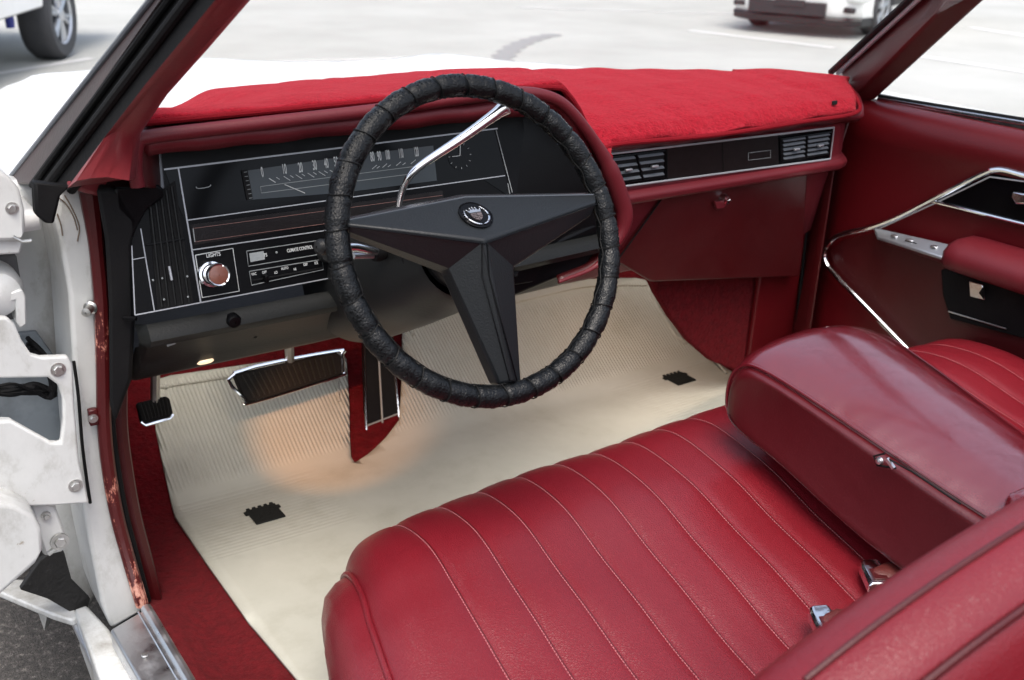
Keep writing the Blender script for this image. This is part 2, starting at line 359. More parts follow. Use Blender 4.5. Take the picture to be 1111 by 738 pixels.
b = MB(); b.box((.995,0,.42), .02, .40, .09); b.build('number_plate_recess', 'darktrim', suv, bevel=.005)
for s in (1,-1):
    b = MB(); b.box((-1.3,s*.905,.42), 1.9, .03, .13); b.build('sill_trim', 'darktrim', suv, bevel=.01)
    b = MB(); b.add([(-.45,s*.905,1.02),(-.75,s*.88,1.45),(-2.9,s*.88,1.42),(-3.0,s*.905,1.02)], [(0,1,2,3)]); b.build('window', 'carglass', suv, smooth=False)
# ================================================================== THE CAR (root at the ground under its middle)
car = empty('convertible_car', (0,0,0)); tag(car, 'white vintage open top car with oxblood red bench seats seen through its open driver door', 'car')
def slab(name, px, m, parent, vec=(0,.03,0), bevel=.003, bseg=2, **k):
    b = MB(); b.prism([at(*p, **k) for p in px], vec); return b.build(name, m, parent, bevel=bevel, bseg=bseg)
# ---- outer sheet metal
def hoodz(x, y):
    z = interp([.3,.9,1.3,1.9,2.2,2.3], [.955,.93,.895,.86,.845,.82], y)
    z += .022*math.exp(-((abs(x)-.62)/.10)**2) if y > .9 else 0
    z += .018*math.exp(-(x/.16)**2)*min(1, max(0, (y-1.0)/.3))
    d = max(0, abs(x)-.80); return z - 1.2*d*d
corner = [at(*p, z=.86) for p in [(100,66),(58,70),(33,78),(16,97),(0,117)]]
hood = [(.80,.34),(.93,.34),(.95,1.0),(.90,1.4),(.70,1.75),(.4,2.0),(.1,2.15)] + [(p.x, p.y) for p in corner] + [(-.76,1.42),(-.90,1.1),(-.93,.8),(-.94,.36),(-.80,.36),(-.795,.50),(-.70,.74),(-.40,.86),(0,.90),(.40,.86),(.70,.74),(.795,.50)]
drape('hood', hood, hoodz, 'whiteclean', car, .06, .02)
for s in (-1, 1):
    b = MB(); prof = [(.935,.90),(.965,.86),(.975,.70),(.955,.45),(.93,.28)] if s > 0 else [(.935,.90),(.95,.86),(.955,.70),(.94,.45),(.92,.28)]
    ys = [.62,.8,1.0,1.15]; sh = [1,1,.98,.95]
    b.loft([[V(s*x*k, y, z) for x, z in prof] for y, k in zip(ys, sh)], False)
    o = b.build('fender', 'whiteclean', car); md = o.modifiers.new('t', 'SOLIDIFY'); md.thickness = .01
b = MB(); b.loft([[V(-.90,1.1,z*1.0),V(-.62,1.62,z),V(-.40,2.10,z),(0,2.27,z),V(.3,2.26,z),V(.7,2.16,z),V(.80,1.75,z)] for z in (.30,.55,.80,.83)], False); b.build('front_panel', 'whiteclean', car)
for y in (1.3,-2.1):
    for s in (-1,1):
        b = MB(); b.lathe((s*.76,y,.35), (s,0,0), [(.20,-.1),(.32,-.1),(.35,-.05),(.35,.05),(.32,.1),(.2,.09),(.19,.05),(.001,.06)], 36, False); b.build('tyre', 'tyre', car)
b = MB(); b.box((0,-.2,.27), 1.5, 3.6, .06); b.build('chassis_floor', 'darktrim', car)
b = MB(); b.tube([V(-.64,-.11,1.335), V(-.3,-.02,1.355), V(.3,-.02,1.355), V(.64,-.11,1.335)], .022, 8); b.build('windscreen_header', 'vinyl_dark', car)
# rear of the cabin
b = MB(); b.prism([V(-.72,-1.62,.36),V(.72,-1.62,.36),V(.66,-1.85,.95),V(-.66,-1.85,.95)], (0,-.12,0)); b.build('rear_seatback', 'seat', car, bevel=.04)
b = MB(); b.box((0,-1.35,.46), 1.42, .55, .2); b.build('rear_seat_cushion', 'seat', car, bevel=.05, bseg=3)
for s in (-1,1):
    b = MB(); b.prism([V(s*.79,-1.12,.30),V(s*.79,-1.12,.96),V(s*.77,-1.95,.97),V(s*.79,-2.6,.93),V(s*.79,-2.6,.30)], (s*.12,0,0)); b.build('quarter_panel', 'whiteclean', car, bevel=.02)
    b = MB(); b.prism([V(s*.76,-1.14,.36),V(s*.76,-1.14,.94),V(s*.75,-1.85,.95),V(s*.76,-1.85,.36)], (s*.026,0,0)); b.build('rear_side_trim', 'door', car, bevel=.008)
b = MB(); b.prism([V(-.70,-1.86,.94),V(.70,-1.86,.94),V(.72,-2.05,1.02),V(.70,-2.25,.96),V(-.70,-2.25,.96),V(-.72,-2.05,1.02)], (0,0,.04)); b.build('folded_top_boot', 'whiteclean', car, bevel=.03, bseg=3)
b = MB(); b.box((0,-2.2,.92), 1.5, .8, .05); b.build('trunk_lid', 'whiteclean', car, bevel=.02)

# ---- floor, toe board, firewall
def floorz(x, y):
    z = .322 if y < .60 else (.322+.7*(y-.60)*(y-.60)/.08 if y < .64 else .322+.7*(y-.62)+ .0)
    z = .322 + (.7*((y-.60)**2)/.08 if .60 < y < .64 else (.7*(y-.62) if y >= .64 else 0))
    if x < -.66: z += .042*min(1, (-.66-x)/.07)**1.5*max(0, 1-max(0, y-.30)/.15)
    z += .028*math.exp(-(x/.13)**2)*min(1, max(0, (y-.1)/.3)) * .5
    return z
drape('carpet', [(-.74,-1.3),(.77,-1.3),(.77,1.0),(-.735,1.0),(-.735,.30)], floorz, 'carpet', car, .03, .01)
b = MB(); b.box((0,.98,.60), 1.50, .03, .56); b.build('firewall', 'carpet', car)
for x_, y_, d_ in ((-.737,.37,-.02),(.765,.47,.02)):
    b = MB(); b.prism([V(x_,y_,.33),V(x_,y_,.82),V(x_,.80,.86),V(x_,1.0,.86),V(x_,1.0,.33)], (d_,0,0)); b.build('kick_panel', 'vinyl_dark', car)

# ---- driver door jamb
jamb = slab('hinge_pillar', [(64,200),(104,203),(99,226),(105,330),(109,400),(111,460),(121,540),(137,600),(162,660),(121,683),(110,655),(97,590),(89,540),(83,470),(80,400),(75,320),(64,255),(60,240)], 'white', car, (0,.11,0), .006, 3, y=.345)
slab('pillar_recess', [(-40,200),(45,196),(80,215),(95,300),(100,400),(104,545),(112,640),(95,665),(72,640),(62,600),(45,560),(-40,560)], 'white', jamb, (0,.05,0), .01, 3, y=.475)
b = MB(); p = smooth_path([at(*q, y=.334) for q in [(97,207),(104,262),(110,330),(112,400),(113,460),(118,510),(127,560),(140,608),(154,656)]], 6)
b.tube(p, [max(.0095, .0135-.0006*i) for i in range(len(p))], 10, up=(0,1,0), flat=1.0); pw = b.build('pinchweld', 'worn', car)
b = MB(); p = smooth_path([at(*q, y=.345) for q in [(108,210),(114,262),(119,330),(121,400),(121,460),(127,510),(136,560),(148,606),(160,652)]], 6)
b.tube(p, [.0055]*len(p), 8); b.build('door_seal', 'rubber', car)
b = MB(); p = smooth_path([at(*q, y=.37) for q in [(116,205),(124,262),(129,330),(130,400),(130,460),(136,510),(145,560),(157,606),(168,650)]], 6)
b.tube(p, [.011]*len(p), 8); b.build('pinchweld_inner', 'vinyl_dark', pw)
b = MB(); p = smooth_path([at(*q, y=.338) for q in [(80,392),(85,430),(89,480),(94,520),(98,546)]], 5); b.tube(p, .0022, 6); b.build('pillar_gap_shade', 'rubber', jamb)  # dark tube drawn in for the shade between bracket and pillar
# little switch and bolts on the jamb
def bolt(px, y, r, parent, ax=(0,-1,0), name='bolt', m='steel'):
    c = at(*px, y=y); b = MB(); b.lathe(c, ax, [(r*1.55,-.002),(r*1.5,.0012),(.0005,.0013)], 20, False); b.lathe(c, ax, [(r,.001),(r,.0042),(r*.85,.005),(.0005,.005)], 6, False); return b.build(name, m, parent)
c0 = at(99,333,y=.335); b = MB(); b.lathe(c0, (-.6,-1,0), [(.008,-.004),(.009,.004),(.006,.006),(.004,.016),(.006,.018),(.006,.022),(.001,.023)], 14, False); b.build('courtesy_lamp_switch', 'steel', jamb)
b = MB(); b.box(at(101,452,y=.334), .012,.01,.024); b.build('seal_clip', 'worn', jamb, bevel=.002); bolt((101,454), .329, .0042, jamb)
# creased sealant near the top of the pillar
b = MB()
for q in ([(64,215),(72,222),(80,236),(84,250)],[(70,212),(78,226),(86,246),(84,262)],[(62,232),(66,244),(68,256)]):
    p = smooth_path([at(*t, y=.344) for t in q], 4); b.tube(p, .0009, 5)
b.build('sealant_crease', mat('brown_sealant_crack', (.16,.12,.09), .8), jamb)
# white stamped bracket with two windows
br = slab('hinge_bracket', [(-60,345),(8,345),(16,352),(24,370),(34,385),(44,388),(74,387),(79,396),(81,440),(86,500),(97,546),(60,549),(-60,553),(-60,461),(-20,459),(13,457),(56,481),(66,481),(69,455),(68,433),(63,418),(52,410),(-60,412)], 'white', car, (0,.012,0), .004, 3, y=.285)
bolt((63,401), .285, .0062, br); bolt((82,527), .285, .0062, br)
slab('bracket_tongue', [(-60,452),(10,454),(60,484),(40,500),(-60,505)], 'white', br, (0,.008,0), .004, 2, y=.305)
# cavity and loom
slab('door_cavity', [(-40,405),(10,398),(20,362),(40,360),(58,385),(72,420),(70,486),(0,480),(-40,470)], mat('blue_grey_cavity_shade', (.22,.25,.27), .5, var=(9,(.08,.09,.10),.4,.65)), jamb, (0,.01,0), .002, 2, y=.46)  # blue-grey patch: shade inside the bracket opening put into its colour
b = MB()
for i in range(9):
    q = [(-30+random.uniform(-4,4),418+i*1.6+random.uniform(-3,3)),(10,415+random.uniform(0,14)),(36,416+random.uniform(0,12)),(60+random.uniform(-6,2),424+random.uniform(-5,6)),(48,388+random.uniform(-4,10)),(30,372+random.uniform(-6,8))]
    b.tube(smooth_path([at(*t, y=.40+random.uniform(0,.03)) for t in q], 5), random.uniform(.0022,.0048), 6)
b.build('wiring_loom', 'rubber', jamb)
# upper hinge
hg = slab('door_hinge', [(-60,175),(-4,182),(10,192),(21,205),(27,228),(28,250),(22,262),(-60,264)], 'white', car, (0,.06,0), .006, 3, y=.30)
bolt((13,226), .30, .005, hg)
slab('hinge_leaf', [(-60,262),(22,258),(25,266),(22,276),(-60,280)], 'white', hg, (0,.05,0), .003, 2, y=.31)
b = MB(); b.tube([at(14,257,y=.29), at(24,262,y=.29), at(34,261,y=.29)], .0022, 8); b.build('hinge_pin', 'steel', hg)
slab('hinge_shadow_box', [(-60,280),(18,277),(22,300),(24,345),(0,350),(-60,350)], mat('shaded_hinge_pocket', (.10,.10,.10), .6, var=(14,(.03,.03,.03),.4,.6)), hg, (0,.02,0), .002, 1, y=.40)  # dark backing slab, its colour stands in for shade in the hinge hollow
b = MB(); c = at(-2,322,y=.32); b.lathe(c+V(0,.02,0), (0,-1,0), [(.034,-.03),(.034,0),(.028,.014),(.015,.02),(.001,.021)], 24, False); b.build('hinge_knuckle', 'white', hg)
slab('check_strap_box', [(9,318),(24,314),(28,322),(29,352),(22,357),(18,350),(17,326),(10,328)], 'white', hg, (0,.03,0), .002, 2, y=.32)
# lower hinge
h2 = slab('door_hinge', [(-60,540),(0,546),(16,549),(36,559),(45,573),(47,596),(38,613),(22,627),(0,646),(-60,690)], 'white', car, (0,.07,0), .011, 4, y=.235)
slab('hinge_leaf', [(32,540),(60,548),(74,588),(70,598),(48,604),(40,580)], 'white', h2, (0,.03,0), .004, 2, y=.30)
b = MB(); b.tube([at(2,552,y=.29), at(18,543,y=.29), at(44,536,y=.29), at(52,538,y=.29)], .0035, 8); b.build('check_arm', 'white', h2)
bolt((65,588), .297, .008, h2); bolt((50,560), .297, .004, h2)
b = MB(); b.tube([at(66,590,y=.30), at(52,601,y=.30)], .004, 8); b.build('hinge_pin', 'steel', h2)
slab('pillar_foot_gap', [(22,640),(44,608),(60,596),(70,600),(78,630),(98,650),(92,672),(76,664),(52,650)], mat('black_gap_shade', (.012,.011,.010), .7, bump=[(60,.004,4)]), jamb, (0,.01,0), .001, 1, y=.42)  # black sheet painting in the shade of the gap under the lower hinge
# rocker, flange and sill
rk = MB(); rk.prism([at(*p, z=.335) for p in [(80,660),(94,655),(119,682),(150,738),(200,838),(300,1040),(250,1060),(150,838),(110,742)]], (0,0,-.075)); rk = rk.build('rocker_panel', 'white', car, bevel=.006, bseg=3)
a0 = at(79,672,z=.31); a1 = at(112,742,z=.31); dd = (a1-a0)
b = MB(); b.tube([a0, a1, a0+dd*3.2], .005, 8); b.build('rocker_moulding', 'brushed', rk)
slab('fender_flange', [(-20,616),(18,628),(34,628),(80,658),(86,668),(78,673),(56,666),(-20,634)], 'white', car, (0,0,-.012), .003, 2, z=.325)
b = MB(); b.prism([at(38,655,z=.31), at(52,664,z=.31), at(48,684,z=.25)], (.01,.01,0)); b.build('flange_tab', 'white', rk)
b = MB(); b.prism([V(-.90,-1.12,.20),V(-.82,-1.12,.262),V(-.82,.34,.262),V(-.86,.34,.20)], (.1,0,-.02)); b.build('rocker_underside', 'darktrim', rk)
e0 = at(119,683,z=.366); e1 = at(158,660,z=.366); f0 = at(150,738,z=.366); f1 = at(204,738,z=.366)
g0 = e0+(f0-e0)*7; g1 = e1+(f1-e1)*7
b = MB(); b.prism([e0, e1, g1, g0], (0,0,-.03)); sill = b.build('sill_plate', 'brushed', car, bevel=.004, bseg=3)
b = MB()
for t in (.80,): b.tube([lerp(e0,e1,t)+V(0,0,.0005)+(f0-e0)*.28*(t<.7), lerp(g0,g1,t)-V(0,0,.0004)], .0018, 6)
b.tube([e1+V(.001,0,-.001), g1+V(.001,0,-.001)], .008, 10)
b.build('sill_ribs', 'brushed', sill)
b = MB(); b.lathe(at(157,711,z=.367), (0,0,1), [(.005,0),(.004,.0018),(.001,.002)], 12, False); b.build('sill_screw', 'steel', sill)

# ---- windscreen pillars
def strip3(bot, top, xb, xt, ext=.30):
    a = at(*bot, x=xb); c = at(*top, x=xt); return a, c + (c-a)*ext
def pstrip(name, edges, m, parent, vec, bevel=.002):
    (a0, a1), (b0, b1) = edges; b = MB(); b.prism([a0, a1, b1, b0], vec); return b.build(name, m, parent, bevel=bevel)
E0 = strip3((6,199),(163,0),-.805,-.70); E1 = strip3((34,201),(182,0),-.795,-.69); E1b = strip3((50,204),(205,0),-.785,-.682); E2 = strip3((74,204),(241,0),-.77,-.668)
pil = pstrip('windscreen_pillar', (E0, E1), 'brownseal', car, V(.02,.045,-.01), .003)
pstrip('weatherstrip', ((E1[0]+V(.004,.004,0), E1[1]+V(.004,.004,0)), (E2[0], E2[1])), 'rubber', pil, V(.02,.04,-.01), .003)
b = MB(); b.tube([E0[0], E0[1]], .0035, 8); b.build('gutter_edge', 'bluegrey', pil)
b = MB(); b.tube([E1[0]+V(0,-.002,0), E1[1]+V(0,-.002,0)], .0042, 8); b.tube([E1b[0]+V(0,0,.001), E1b[1]+V(0,0,.001)], .0065, 10); b.build('seal_lip', 'rubber', pil)
b = MB(); b.tube([E2[0]+V(.003,0,-.003), E2[1]+V(.003,0,-.003)], .006, 10); b.build('seal_bead', 'rubber', pil)
slab('seal_end', [(37,198),(76,203),(66,213),(59,243),(50,243),(39,234)], 'rubber', pil, (0,.02,0), .003, 2, y=.29)
# red interior trim, a lofted strip that flares at the foot
Lp = [((73,204),-.768),((110,160),-.745),((160,98),-.715),((205,44),-.690),((241,0),-.668)]
Rp = [((140,196),-.735),((146,146),-.722),((176,102),-.700),((222,50),-.675),((265,0),-.652)]
mid_off = V(-.010,-.016,.012)
rings = []
for (lp, lx), (rp, rx) in zip(Lp, Rp):
    a = at(*lp, x=lx-.010); c = at(*rp, x=rx); m_ = (a+c)/2 + mid_off; rings.append([a, (a+m_)/2+mid_off*.35, m_, (c+m_)/2+mid_off*.35, c, c+V(.02,.05,-.01), a+V(.02,.05,-.01)])
ex = [q + (q-p)*.9 for p, q in zip(rings[-2], rings[-1])]; rings.append(ex)
low = [at(*q, y=.29) for q in [(76,206),(92,211),(106,214),(124,210),(138,203),(140,200),(90,205)]]
b = MB(); b.loft(rings, True, True); rt = b.build('pillar_trim', 'redpaint', car, ang=60)
b = MB(); b.prism([at(*q, y=.30) for q in [(73,203),(110,160),(146,146),(140,197),(134,206),(106,214),(90,210)]], (0,.02,0)); b.build('trim_foot', 'redpaint', rt, bevel=.006, bseg=3)
# right pillar
def rstrip(px_b, px_t, xb, xt, ext=.9):
    a = at(*px_b, x=xb); c = at(*px_t, x=xt); return a, c+(c-a)*ext
A0 = rstrip((912,80),(1000,0),.79,.70); A1 = rstrip((921,112),(1034,0),.765,.68); A2 = rstrip((949,109),(1069,0),.79,.70)
b = MB(); b.loft([[A0[0], A1[0], A2[0], A2[0]+V(.04,.06,0), A0[0]+V(.03,.05,0)], [A0[1], A1[1], A2[1], A2[1]+V(.04,.06,0), A0[1]+V(.03,.05,0)]], True, True)
rp_ = b.build('windscreen_pillar', 'vinyl_dark', car, bevel=.006, bseg=3)
b = MB(); o1 = V(-.004,.004,0); b.tube([A0[0]+o1, A0[1]+o1], .0045, 8); b.build('screen_moulding', 'whiteline', rp_)
b = MB(); o1 = V(-.004,.022,0); b.tube([A0[0]+o1, A0[1]+o1], .007, 8); b.build('screen_gasket', 'rubber', rp_)
# windscreen
b = MB(); rows = []
for k in range(9):
    t = k/8; rows.append([V(lerp(.79,.63,t)*u, lerp(.86-.42*u*u, -.03-.10*u*u, t) , lerp(.985,1.345-.01*u*u,t)) for u in [i/8 for i in range(-8,9)]])
b.loft(rows, False); b.build('windscreen', 'glass', car)
# ================================================================== DASHBOARD
CO = V(0,.289,1.009); CN = V(0,-.968,.252)                        # plane of the driver's instrument face
CUP = V(0,.252,.968)
def cp(px, py, off=0.0): return on(px, py, CO + CN*off, CN)
def sm(t): t = max(0, min(1, t)); return t*t*(3-2*t)
# ---- passenger side and pad
prof = [(.45,.980),(.36,.972),(.335,.966),(.320,.960),(.313,.952),(.331,.9445),(.337,.941),(.3395,.936),(.3395,.874),(.336,.870),(.328,.868),(.322,.860),(.325,.849),(.340,.843),(.362,.838),(.372,.80),(.392,.702),(.400,.695),(.47,.70),(.60,.72)]
prof = [tuple(p) for p in prof]
b = MB(); xs = [.0,.03,.3,.5,.66,.69,.715,.735]
b.loft([[V(x, y + (0 if x < .67 else (x-.66)**2*14), z) for y, z in prof] for x in xs], False)
dash = b.build('dashboard', 'padmar', car, bevel=.003, bseg=3, ang=50)
# right hand end of the dash, dark return to the pillar
b = MB(); b.prism([V(.70,.38,.335),V(.70,.37,.84),V(.72,.355,.985),V(.78,.42,.99),V(.775,.50,.80),V(.775,.50,.335)], (0,.02,0)); b.build('dash_end_panel', 'vinyl_dark', dash, bevel=.006)
# glove box door
b = MB()
def gl(px, py, off=0): 
    n = V(0,-.98,.2).normalized(); return on(px, py, V(0,.362-off,.838), V(0,-.98,-.20))
gp = [gl(*q, .006) for q in [(723,209),(877,183),(872,262),(868,300),(706,306),(669,284)]]
b.prism(gp, (0,.01,.002)); gb = b.build('glovebox_door', 'vinyl_dark', car, bevel=.003, bseg=3)
b = MB(); b.tube([gl(723,209,.007), gl(877,183,.007)], .0016, 6); b.tube([gl(723,209,.007), gl(669,284,.007)], .0016, 6); b.build('glovebox_gap_line', 'rubber', gb)
b = MB(); b.lathe(gl(784,216,.006), (0,-1,0), [(.011,0),(.012,.003),(.009,.008),(.008,.012),(.001,.013)], 20, False); b.build('glovebox_lock', 'chrome', gb)
slab('glovebox_lock_plate', [(776,219),(790,218),(786,226),(778,227)], 'padmar', gb, (0,.006,0), .001, 2, y=.350)
# trim strip with vents
def dp(px, py, y=.336): return at(px, py, y=y)
b = MB(); b.prism([dp(651,169), dp(904,139), dp(900,172), dp(671,202)], (0,.01,0)); st = b.build('vent_trim_panel', 'blackgloss', car)
b = MB(); b.prism([dp(724,161,.334), dp(844,147,.334), dp(845,180,.334), dp(724,195,.334)], (0,.004,0)); b.build('textured_applique', 'woodpanel', st)
for p, q in (((651,168.5),(905,138.5)),((671,203),(901,172.5))):
    b = MB(); b.tube([dp(*p,.331), dp(*q,.331)], .0019, 6); b.build('chrome_strip', 'whiteline', st)
b = MB(); b.tube([dp(905,138.5,.333), dp(901,172.5,.333)], .0012, 6); b.build('chrome_strip', 'whiteline', st)
b = MB(); b.tube([dp(784,154.5,.332), dp(785,188,.332)], .0006, 5); b.tube([dp(724,160,.332), dp(724,195,.332)], .0009, 5); b.build('panel_joint', 'rubber', st)
b = MB(); 
for a, c in (((812,166),(836,163)),((812,166),(812,174)),((836,163),(836,171)),((812,174),(836,171))): b.tube([dp(*a,.3325), dp(*c,.3325)], .0004, 4)
b.build('map_light_switch', 'dimink', st)
def hvent(tl, tr, br_, bl, cols, nsl):
    b = MB(); v = [dp(*q,.333) for q in (tl,tr,br_,bl)]
    b.prism([q+V(0,.001,0) for q in v], (0,.006,0)); o = b.build('air_vent', 'rubber', st)
    for c_ in range(cols):
        b = MB()
        for k in range(nsl):
            t = (k+.5)/nsl; l = lerp(v[0], v[3], t); r = lerp(v[1], v[2], t)
            a = lerp(l, r, c_/cols+.03); e = lerp(l, r, (c_+1)/cols-.03)
            b.prism([a+V(0,-.004,-.0012), e+V(0,-.004,-.0012), e+V(0,.001,.0014), a+V(0,.001,.0014)], (0,0,.0011))
        b.build('vent_slat', 'bluegrey', o)
        t = .5; l = lerp(v[0], v[3], t); r = lerp(v[1], v[2], t); m_ = lerp(l, r, (c_+.5)/cols)
        b = MB(); b.box(m_+V(0,-.008,0), .014,.006,.004); b.build('vent_lever', 'brushed', o, bevel=.001)
    b = MB()
    for k in range(4): b.tube([v[k]+V(0,-.003,0), v[(k+1) % 4]+V(0,-.003,0)], .0013, 5)
    for c_ in range(1, cols): b.tube([lerp(v[0],v[1],c_/cols)+V(0,-.003,0), lerp(v[3],v[2],c_/cols)+V(0,-.003,0)], .002, 5)
    b.build('vent_frame', 'blackplastic', o)
hvent((656,171),(721,163),(721,192),(672,199), 2, 4); hvent((847,151),(901,143),(898,167),(848,175), 2, 5)
# sub panels below
b = MB(); b.prism([at(*q, y=.465) for q in [(698,286),(872,252),(864,390),(812,408),(772,392),(748,371),(729,346),(713,320)]], (0,.02,0)); b.build('underdash_board', 'carpet', car, bevel=.004)

# ---- driver's instrument pod
ic = MB(); base = [(171,156),(386,131),(534,118.5),(566,116),(578,215),(562,300),(470,311),(360,302),(146,343.5),(142,262),(150,238),(172,212)]
ic.prism([cp(*q) for q in base], V(0,.05,-.012)); ic = ic.build('instrument_cluster', 'blackplastic', car, bevel=.001)
b = MB(); b.prism([cp(563,116,-.002), at(596,108,y=.262), at(625,135,y=.255), at(648,185,y=.25), at(662,236,y=.25), at(648,268,y=.25), at(600,303,y=.26), cp(540,312,-.002)], (-.02,.04,-.01)); b.build('wing_panel', 'blackplastic', ic, bevel=.002)
b = MB(); b.prism([cp(179,186,.001), cp(373,161,.001), cp(536,141,.001), cp(554,214,.001), cp(524,194.6,.001), cp(357,216.5,.001), cp(200,239,.001)], CN*-.003); b.build('speedometer_lens', 'blackgloss', ic)
b = MB(); b.prism([cp(263,186,.002), cp(373,170,.002), cp(470,158,.002), cp(474,196,.002), cp(373,209,.002), cp(270,217,.002)], CN*-.0015); b.build('speedometer_face', mat('dark_blue_grey_dial', (.018,.024,.028), .3), ic)
b = MB(); b.prism([cp(207,244,.001), cp(350,225,.001), cp(480,207,.001), cp(484,226,.001), cp(352,243,.001), cp(211,266,.001)], CN*-.003); b.build('warning_light_panel', 'woodpanel', ic)
def bar(p, q, w, m='whiteline', off=.0016, name='trim_line', parent=None):
    a = cp(*p, off); c = cp(*q, off); d = (c-a).normalized(); s = d.cross(CN).normalized()*w*.36
    b = MB(); b.prism([a-s, c-s, c+s, a+s], CN*-.0012); return b.build(name, m, parent or ic, smooth=False)
bar((178,184),(540,139.5), .0028)
bar((193.5,182.5),(218,329), .0026)
bar((203.5,239),(548,190.6), .0019)
bar((208.5,271.3),(548,221.7), .0019)
bar((146.5,342),(460,282.5), .0020)
bar((152.7,248),(167.7,338), .0017)
bar((143,266.6),(146.5,342), .0017)
bar((143.8,281.8),(158.5,279), .0014)
bar((538.4,141.6),(556,209), .0016, 'dimink'); bar((551,199),(553.5,212), .0016, 'dimink')
bar((209.5,248),(480,212), .0007, 'copperline'); bar((211.5,262.5),(480,225), .0007, 'copperline'); bar((209.5,248),(211.5,262.5), .0014, 'dimink')
# grey frame of the cluster
def framebar(pts, w, off):
    b = MB(); P = [cp(*q, off) for q in pts]
    for a, c in zip(P, P[1:]):
        d = (c-a).normalized(); s = d.cross(CN).normalized()*w/2; b.prism([a-s-d*w*.3, c-s+d*w*.3, c+s+d*w*.3, a+s-d*w*.3], CN*-.012)
    return b.build('cluster_frame', 'bluegrey', ic, bevel=.0015)
framebar([(170,155.5),(386,131),(534,118),(562,115.5)], .0055, .006); framebar([(171,158),(175.5,203)], .0075, .0056)
# inner ledge under the brow, left black corner
slab('cluster_corner', [(124,204),(172,201),(178,205),(178,215),(160,228),(150,246),(143,262),(140,240),(126,226)], 'blackplastic', ic, (0,.05,0), .003, 2, y=.262)
# vertical vent at the left end
vv = MB(); vq = [(161,216),(190,196),(210,331),(171,338)]
vv.prism([cp(*q, .0012) for q in vq], CN*-.002); vv = vv.build('air_vent', 'rubber', ic)
for k in range(5):
    t = (k+.5)/5
    a = lerp(V(160,222,0), V(189,200,0), t); c = lerp(V(172,334,0), V(209,328,0), t)
    b = MB(); A_ = cp(a.x, a.y, .004); C_ = cp(c.x, c.y, .004); s = V(.0009,0,0); b.prism([A_-s, C_-s, C_+s, A_+s], CN*-.006 + V(.004,0,0)); b.build('vent_slat', 'greydash', vv)
b = MB(); b.tube([cp(159,266,.003), cp(200,259,.003)], .0012, 5); b.build('vent_crossbar', 'blackplastic', vv)
b = MB(); b.tube([cp(183.5,289,.008), cp(186.5,304,.008)], .0016, 6); b.build('vent_lever', 'whiteline', vv)
for q in ((176,302),(166,304),(203,300),(178,325),(204,322)):
    b = MB(); b.lathe(cp(*q,.003), CN, [(.0014,0),(.0012,.001),(.0003,.0012)], 8, False); b.build('vent_rivet', 'dimink', vv)
# lights switch
def rect(pts, w=.0008, m='dimink', off=.002, name='printed_frame'):
    P = [cp(*q, off) for q in pts]; b = MB(); b.tube(P+[P[0]], w, 4, caps=False); return b.build(name, m, ic)
rect([(212,277),(252.6,269.5),(259.5,316),(219.5,323)], .0007, 'ink')
CR = V(1,0,0)
def word(s, px, py, size, sx=1, m='ink', off=.0022, tilt=0): return text_mesh('lettering', s, m, ic, cp(px, py, off), CN, CUP + V(tilt,0,0), size, sx, 0)
word('LIGHTS', 231.5, 276.8, .0068, .85)
kb = MB(); kc = cp(228.5,297.5,.001); kb.lathe(kc, CN, [(.0165,0),(.0175,.003),(.0165,.006),(.0135,.0065),(.0130,.001)], 36, False); kr = kb.build('switch_bezel', 'chrome', ic)
kb = MB(); kb.lathe(kc, CN, [(.0125,.0),(.0125,.022),(.0140,.024),(.0150,.027),(.0150,.033),(.0135,.0355),(.0122,.0345)], 36, False); kb.build('light_switch_knob', 'chrome', ic)
kb = MB(); kb.lathe(kc, CN, [(.0124,.0343),(.008,.0355),(.0005,.0360)], 30, False)
for a in range(0,360,30): pass
kb.build('knob_face', 'knobface', ic)
# climate control
rect([(267.5,272.5),(348,260.5),(349.5,275.5),(269.5,289)], .0006); rect([(270.5,294.5),(349.5,281.5),(351,292.5),(273,309.5)], .0006)
b = MB(); b.prism([cp(270.5,275,.0022), cp(286,272.5,.0022), cp(287.5,281.5,.0022), cp(272,284.5,.0022)], CN*-.001); b.build('temperature_window', 'dimink', ic)
word('75', 288, 277, .0065, .8)
word('CLIMATE CONTROL', 325.5, 270.2, .0066, .62)
for s, x, y in (('VAC',275.5,297.5),('OFF',286.8,295.6),('LO',299.3,295.8),('AUTO',309,291.2),('HI',320,292.4),('DEF',331.5,287.2),('ICE',343,285.5)): word(s, x, y, .0050, .72)
b = MB(); b.tube([cp(273.5,304.5,.003), cp(349,291,.003)], .0013, 5); b.build('slider_slot', 'rubber', ic)
b = MB(); b.box(cp(288.5,302.5,.006), .0055,.010,.010); b.build('slider_knob', 'blackplastic', ic, bevel=.0012)
b = MB(); b.lathe(cp(352,276,.002), CN, [(.011,0),(.0115,.010),(.0095,.014),(.0005,.0145)], 20, False); b.build('control_knob', 'columnplastic', ic)
b = MB(); b.lathe(cp(300,274,.002), CN, [(.0016,0),(.001,.001),(.0003,.001)], 8, False); b.build('indicator_dot', 'dimink', ic)
